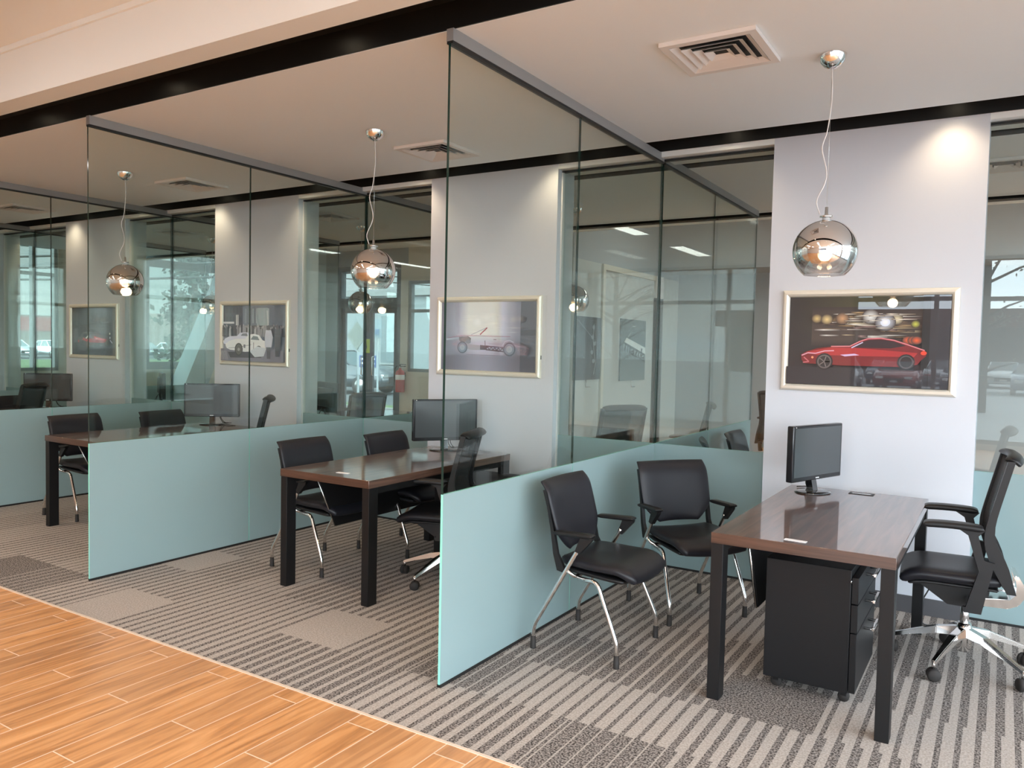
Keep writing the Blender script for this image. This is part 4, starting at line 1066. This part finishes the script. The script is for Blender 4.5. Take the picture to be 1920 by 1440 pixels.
# signs
def sign(x, y, h, lab, cat, parts):
    t = empty('street_sign', (x, y, -.15)); tag(t, lab, cat); MB().tube([(0, 0, 0), (0, 0, h)], .03, wfr_m, 8).build('post', t)
    for f in parts: f(t)
def board(w, z0, z1, col, y=-.05): return lambda t: bx('sign_board', (-w/2, y, z0), (w/2, y+.02, z1), pbr('sign_paint', col, .5), t)
dirn = 19.5/12
sign(-17.05, 19.3, 2.5, 'grey parking sign on a thin post seen through the far door', 'sign', [board(.34, 1.9, 2.5, (.16, .20, .22), -.06), lambda t: bx('symbol_panel', (-.08, -.07, 2.0), (.08, -.06, 2.18), pbr('sign_dark', (.08, .12, .18), .5), t)])
sign(-17.55, 18.9, 2.3, 'grey diamond road sign seen from behind, partly hidden by the door frame', 'sign', [lambda t: MB().prism([(-.42, 1.95), (0, 1.5), (.42, 1.95), (0, 2.4)], -.06, -.04, pbr('sign_grey', (.13, .14, .125), .6), 'xz').build('sign_board', t)])
t = empty('door_notice', (-10.94, YB+.035, 1.50)); tag(t, 'small bright yellow-green notice stuck on the far glass door', 'notice')
bx('sheet', (-.085, -.004, -.14), (.085, 0, .14), pbr('notice_yellow', (.62, .85, .02), .6, emis=None), t); bx('figure', (-.012, -.005, -.05), (.012, -.004, .02), gasket_m, t)
t = empty('lawn_sign', (-16.2, 17.9, -.15)); tag(t, 'small white sign with blue panel on two stakes outside the far door', 'sign')
bx('sign_board', (-.42, -.02, .75), (.42, .02, 1.45), pbr('sign_white', (.22, .24, .26), .5), t); bx('blue_panel', (-.33, -.03, 1.0), (.33, -.02, 1.35), pbr('sign_blue', (.03, .06, .16), .5), t)
for q in (0, 1): bx('text_line', (-.28, -.035, 1.22-.13*q), (.28, -.03, 1.27-.13*q), paper_m, t)
for sx in (-1, 1): bx('stake', (sx*.38-.03, -.015, 0), (sx*.38+.03, .015, .75), pbr('stake_white', (.22, .24, .25), .5), t)
t = empty('stop_sign', (-30.5, 19.4, -.15)); tag(t, 'red octagonal stop sign outside the left windows', 'sign')
MB().tube([(0, 0, 0), (0, 0, 2.0)], .035, satin_m, 8).build('post', t)
o = MB().prism([(.38*math.cos(PI/8+k*PI/4), 2.1+.38*math.sin(PI/8+k*PI/4)) for k in range(8)], .03, .05, pbr('stop_red', (.45, .06, .07), .5), 'yz').build('sign_board', t)
cu = bpy.data.curves.new('stop_word', 'FONT'); cu.body = 'STOP'; cu.size = .27; cu.align_x = 'CENTER'; cu.align_y = 'CENTER'; cu.extrude = .002
tmp = bpy.data.objects.new('tmp', cu); C.objects.link(tmp); me = bpy.data.meshes.new_from_object(tmp.evaluated_get(bpy.context.evaluated_depsgraph_get())); bpy.data.objects.remove(tmp)
me.materials.append(paper_m); o = bpy.data.objects.new('lettering', me); C.objects.link(o); o.parent = t; o.location = (.053, 0, 2.1); o.rotation_euler = (PI/2, 0, PI/2)
# power lines with poles
def pole(x, y, h, lab):
    t = empty('utility_pole', (x, y, -.15)); tag(t, lab, 'utility pole')
    MB().tube([(0, 0, 0), (0, 0, h)], [.14, .10], roofm, 10).build('post', t); bx('crossarm', (-.9, -.05, h-.7), (.9, .05, h-.55), roofm, t, rot=Matrix.Rotation(math.radians(90), 4, 'Z'))
def wires(name, pa, pb, zs, lab, grp):
    for k, z in enumerate(zs):
        P = [Vector(pa)*(1-t_/12) + Vector(pb)*(t_/12) + Vector((0, 0, z - 1.0*4*(t_/12)*(1-t_/12))) for t_ in range(13)]
        o = MB().tube(P, .055, cable_m, 5).build('overhead_wire'); tag(o, lab + ', %s from the top' % (['first'] + ORD[1:])[k], 'overhead wire', grp)
wires('w', (-52, -30, 0), (-52, 75, 0), (11.7, 10.6, 10.1, 9.6, 8.8, 8.2), 'black overhead power line crossing the sky outside the left windows', 'power lines outside the left windows')
wires('w', (-60, 22, 0), (20, 22, 0), (7.6, 7.0, 6.4, 5.8, 5.2), 'black overhead power line above the white building', 'power lines above the white building')
pole(-52.6, -31, 13, 'wooden utility pole beyond the lawn'); pole(-52.6, 76, 13, 'wooden utility pole far behind the trees')
# trees
leafm = [pbr('leaf_dark', (.016, .032, .022), .8), pbr('leaf_mid', (.12, .17, .07), .7), pbr('blossom_grey', (.42, .44, .42), .8)]
bark = pbr('bark', (.10, .085, .07), .9)
def tree(x, y, h, r, n, kind, lab, cone=True, sz=.16, z0=.12):
    t = empty('tree', (x, y, -.15)); tag(t, lab, 'tree', None)
    m = MB().tube([(0, 0, 0), (.05, 0, h*.5), (0, .05, h*.97)], [h*.022, h*.015, .02], bark, 8)
    tips = []
    for k in range(26):
        zz = h*random.uniform(z0, .92); a = random.uniform(0, 2*PI); rr = r*((1-zz/h)*1.0+.12 if cone else (1-abs(zz/h-.6)*1.3))*random.uniform(.75, 1.05)
        e = Vector((rr*math.cos(a), rr*math.sin(a), zz+(.15*rr if not cone else -.1*rr))); s0 = Vector((0, 0, zz-.25*rr)); m.tube([s0, (s0+e)/2+Vector((0, 0, .05*rr)), e], [h*.006, h*.004, .01], bark, 5); tips.append((s0, e))
    m.build('trunk', t)
    g = MB(); i = g.mi(leafm[kind])
    for k in range(n):
        a, b = random.choice(tips); f = random.uniform(.35, 1.08); p = a*(1-f)+b*f + Vector([random.gauss(0, sz*1.6) for _ in range(3)])
        u = Vector([random.gauss(0, 1) for _ in range(3)]).normalized(); v = u.orthogonal().normalized(); s_ = sz*random.uniform(.5, 1.2)
        vs = [g.bm.verts.new(p + q) for q in (u*s_, v*s_*.6, -u*s_, -v*s_*.6)]; fc = g.bm.faces.new(vs); fc.material_index = i
    g.build('foliage', t, fix=False)
tree(-33, 24.2, 9.2, 1.9, 2600, 0, 'tall dark evergreen tree outside, right of the left windows')
tree(-12.3, 40, 9.5, 4.5, 900, 1, 'bushy green treetop above the white building roof', False, .3)
tree(-20, 42, 9.0, 4.5, 900, 1, 'green treetop behind the white building', False, .3)
tree(-.6, -17.5, 8.5, 2.6, 300, 2, 'bare branching tree outside, reflected in the red car picture glass', False, .06)
tree(12, -25, 8.5, 4.0, 500, 2, 'bare tree behind the parked cars in the front lot', False, .06)
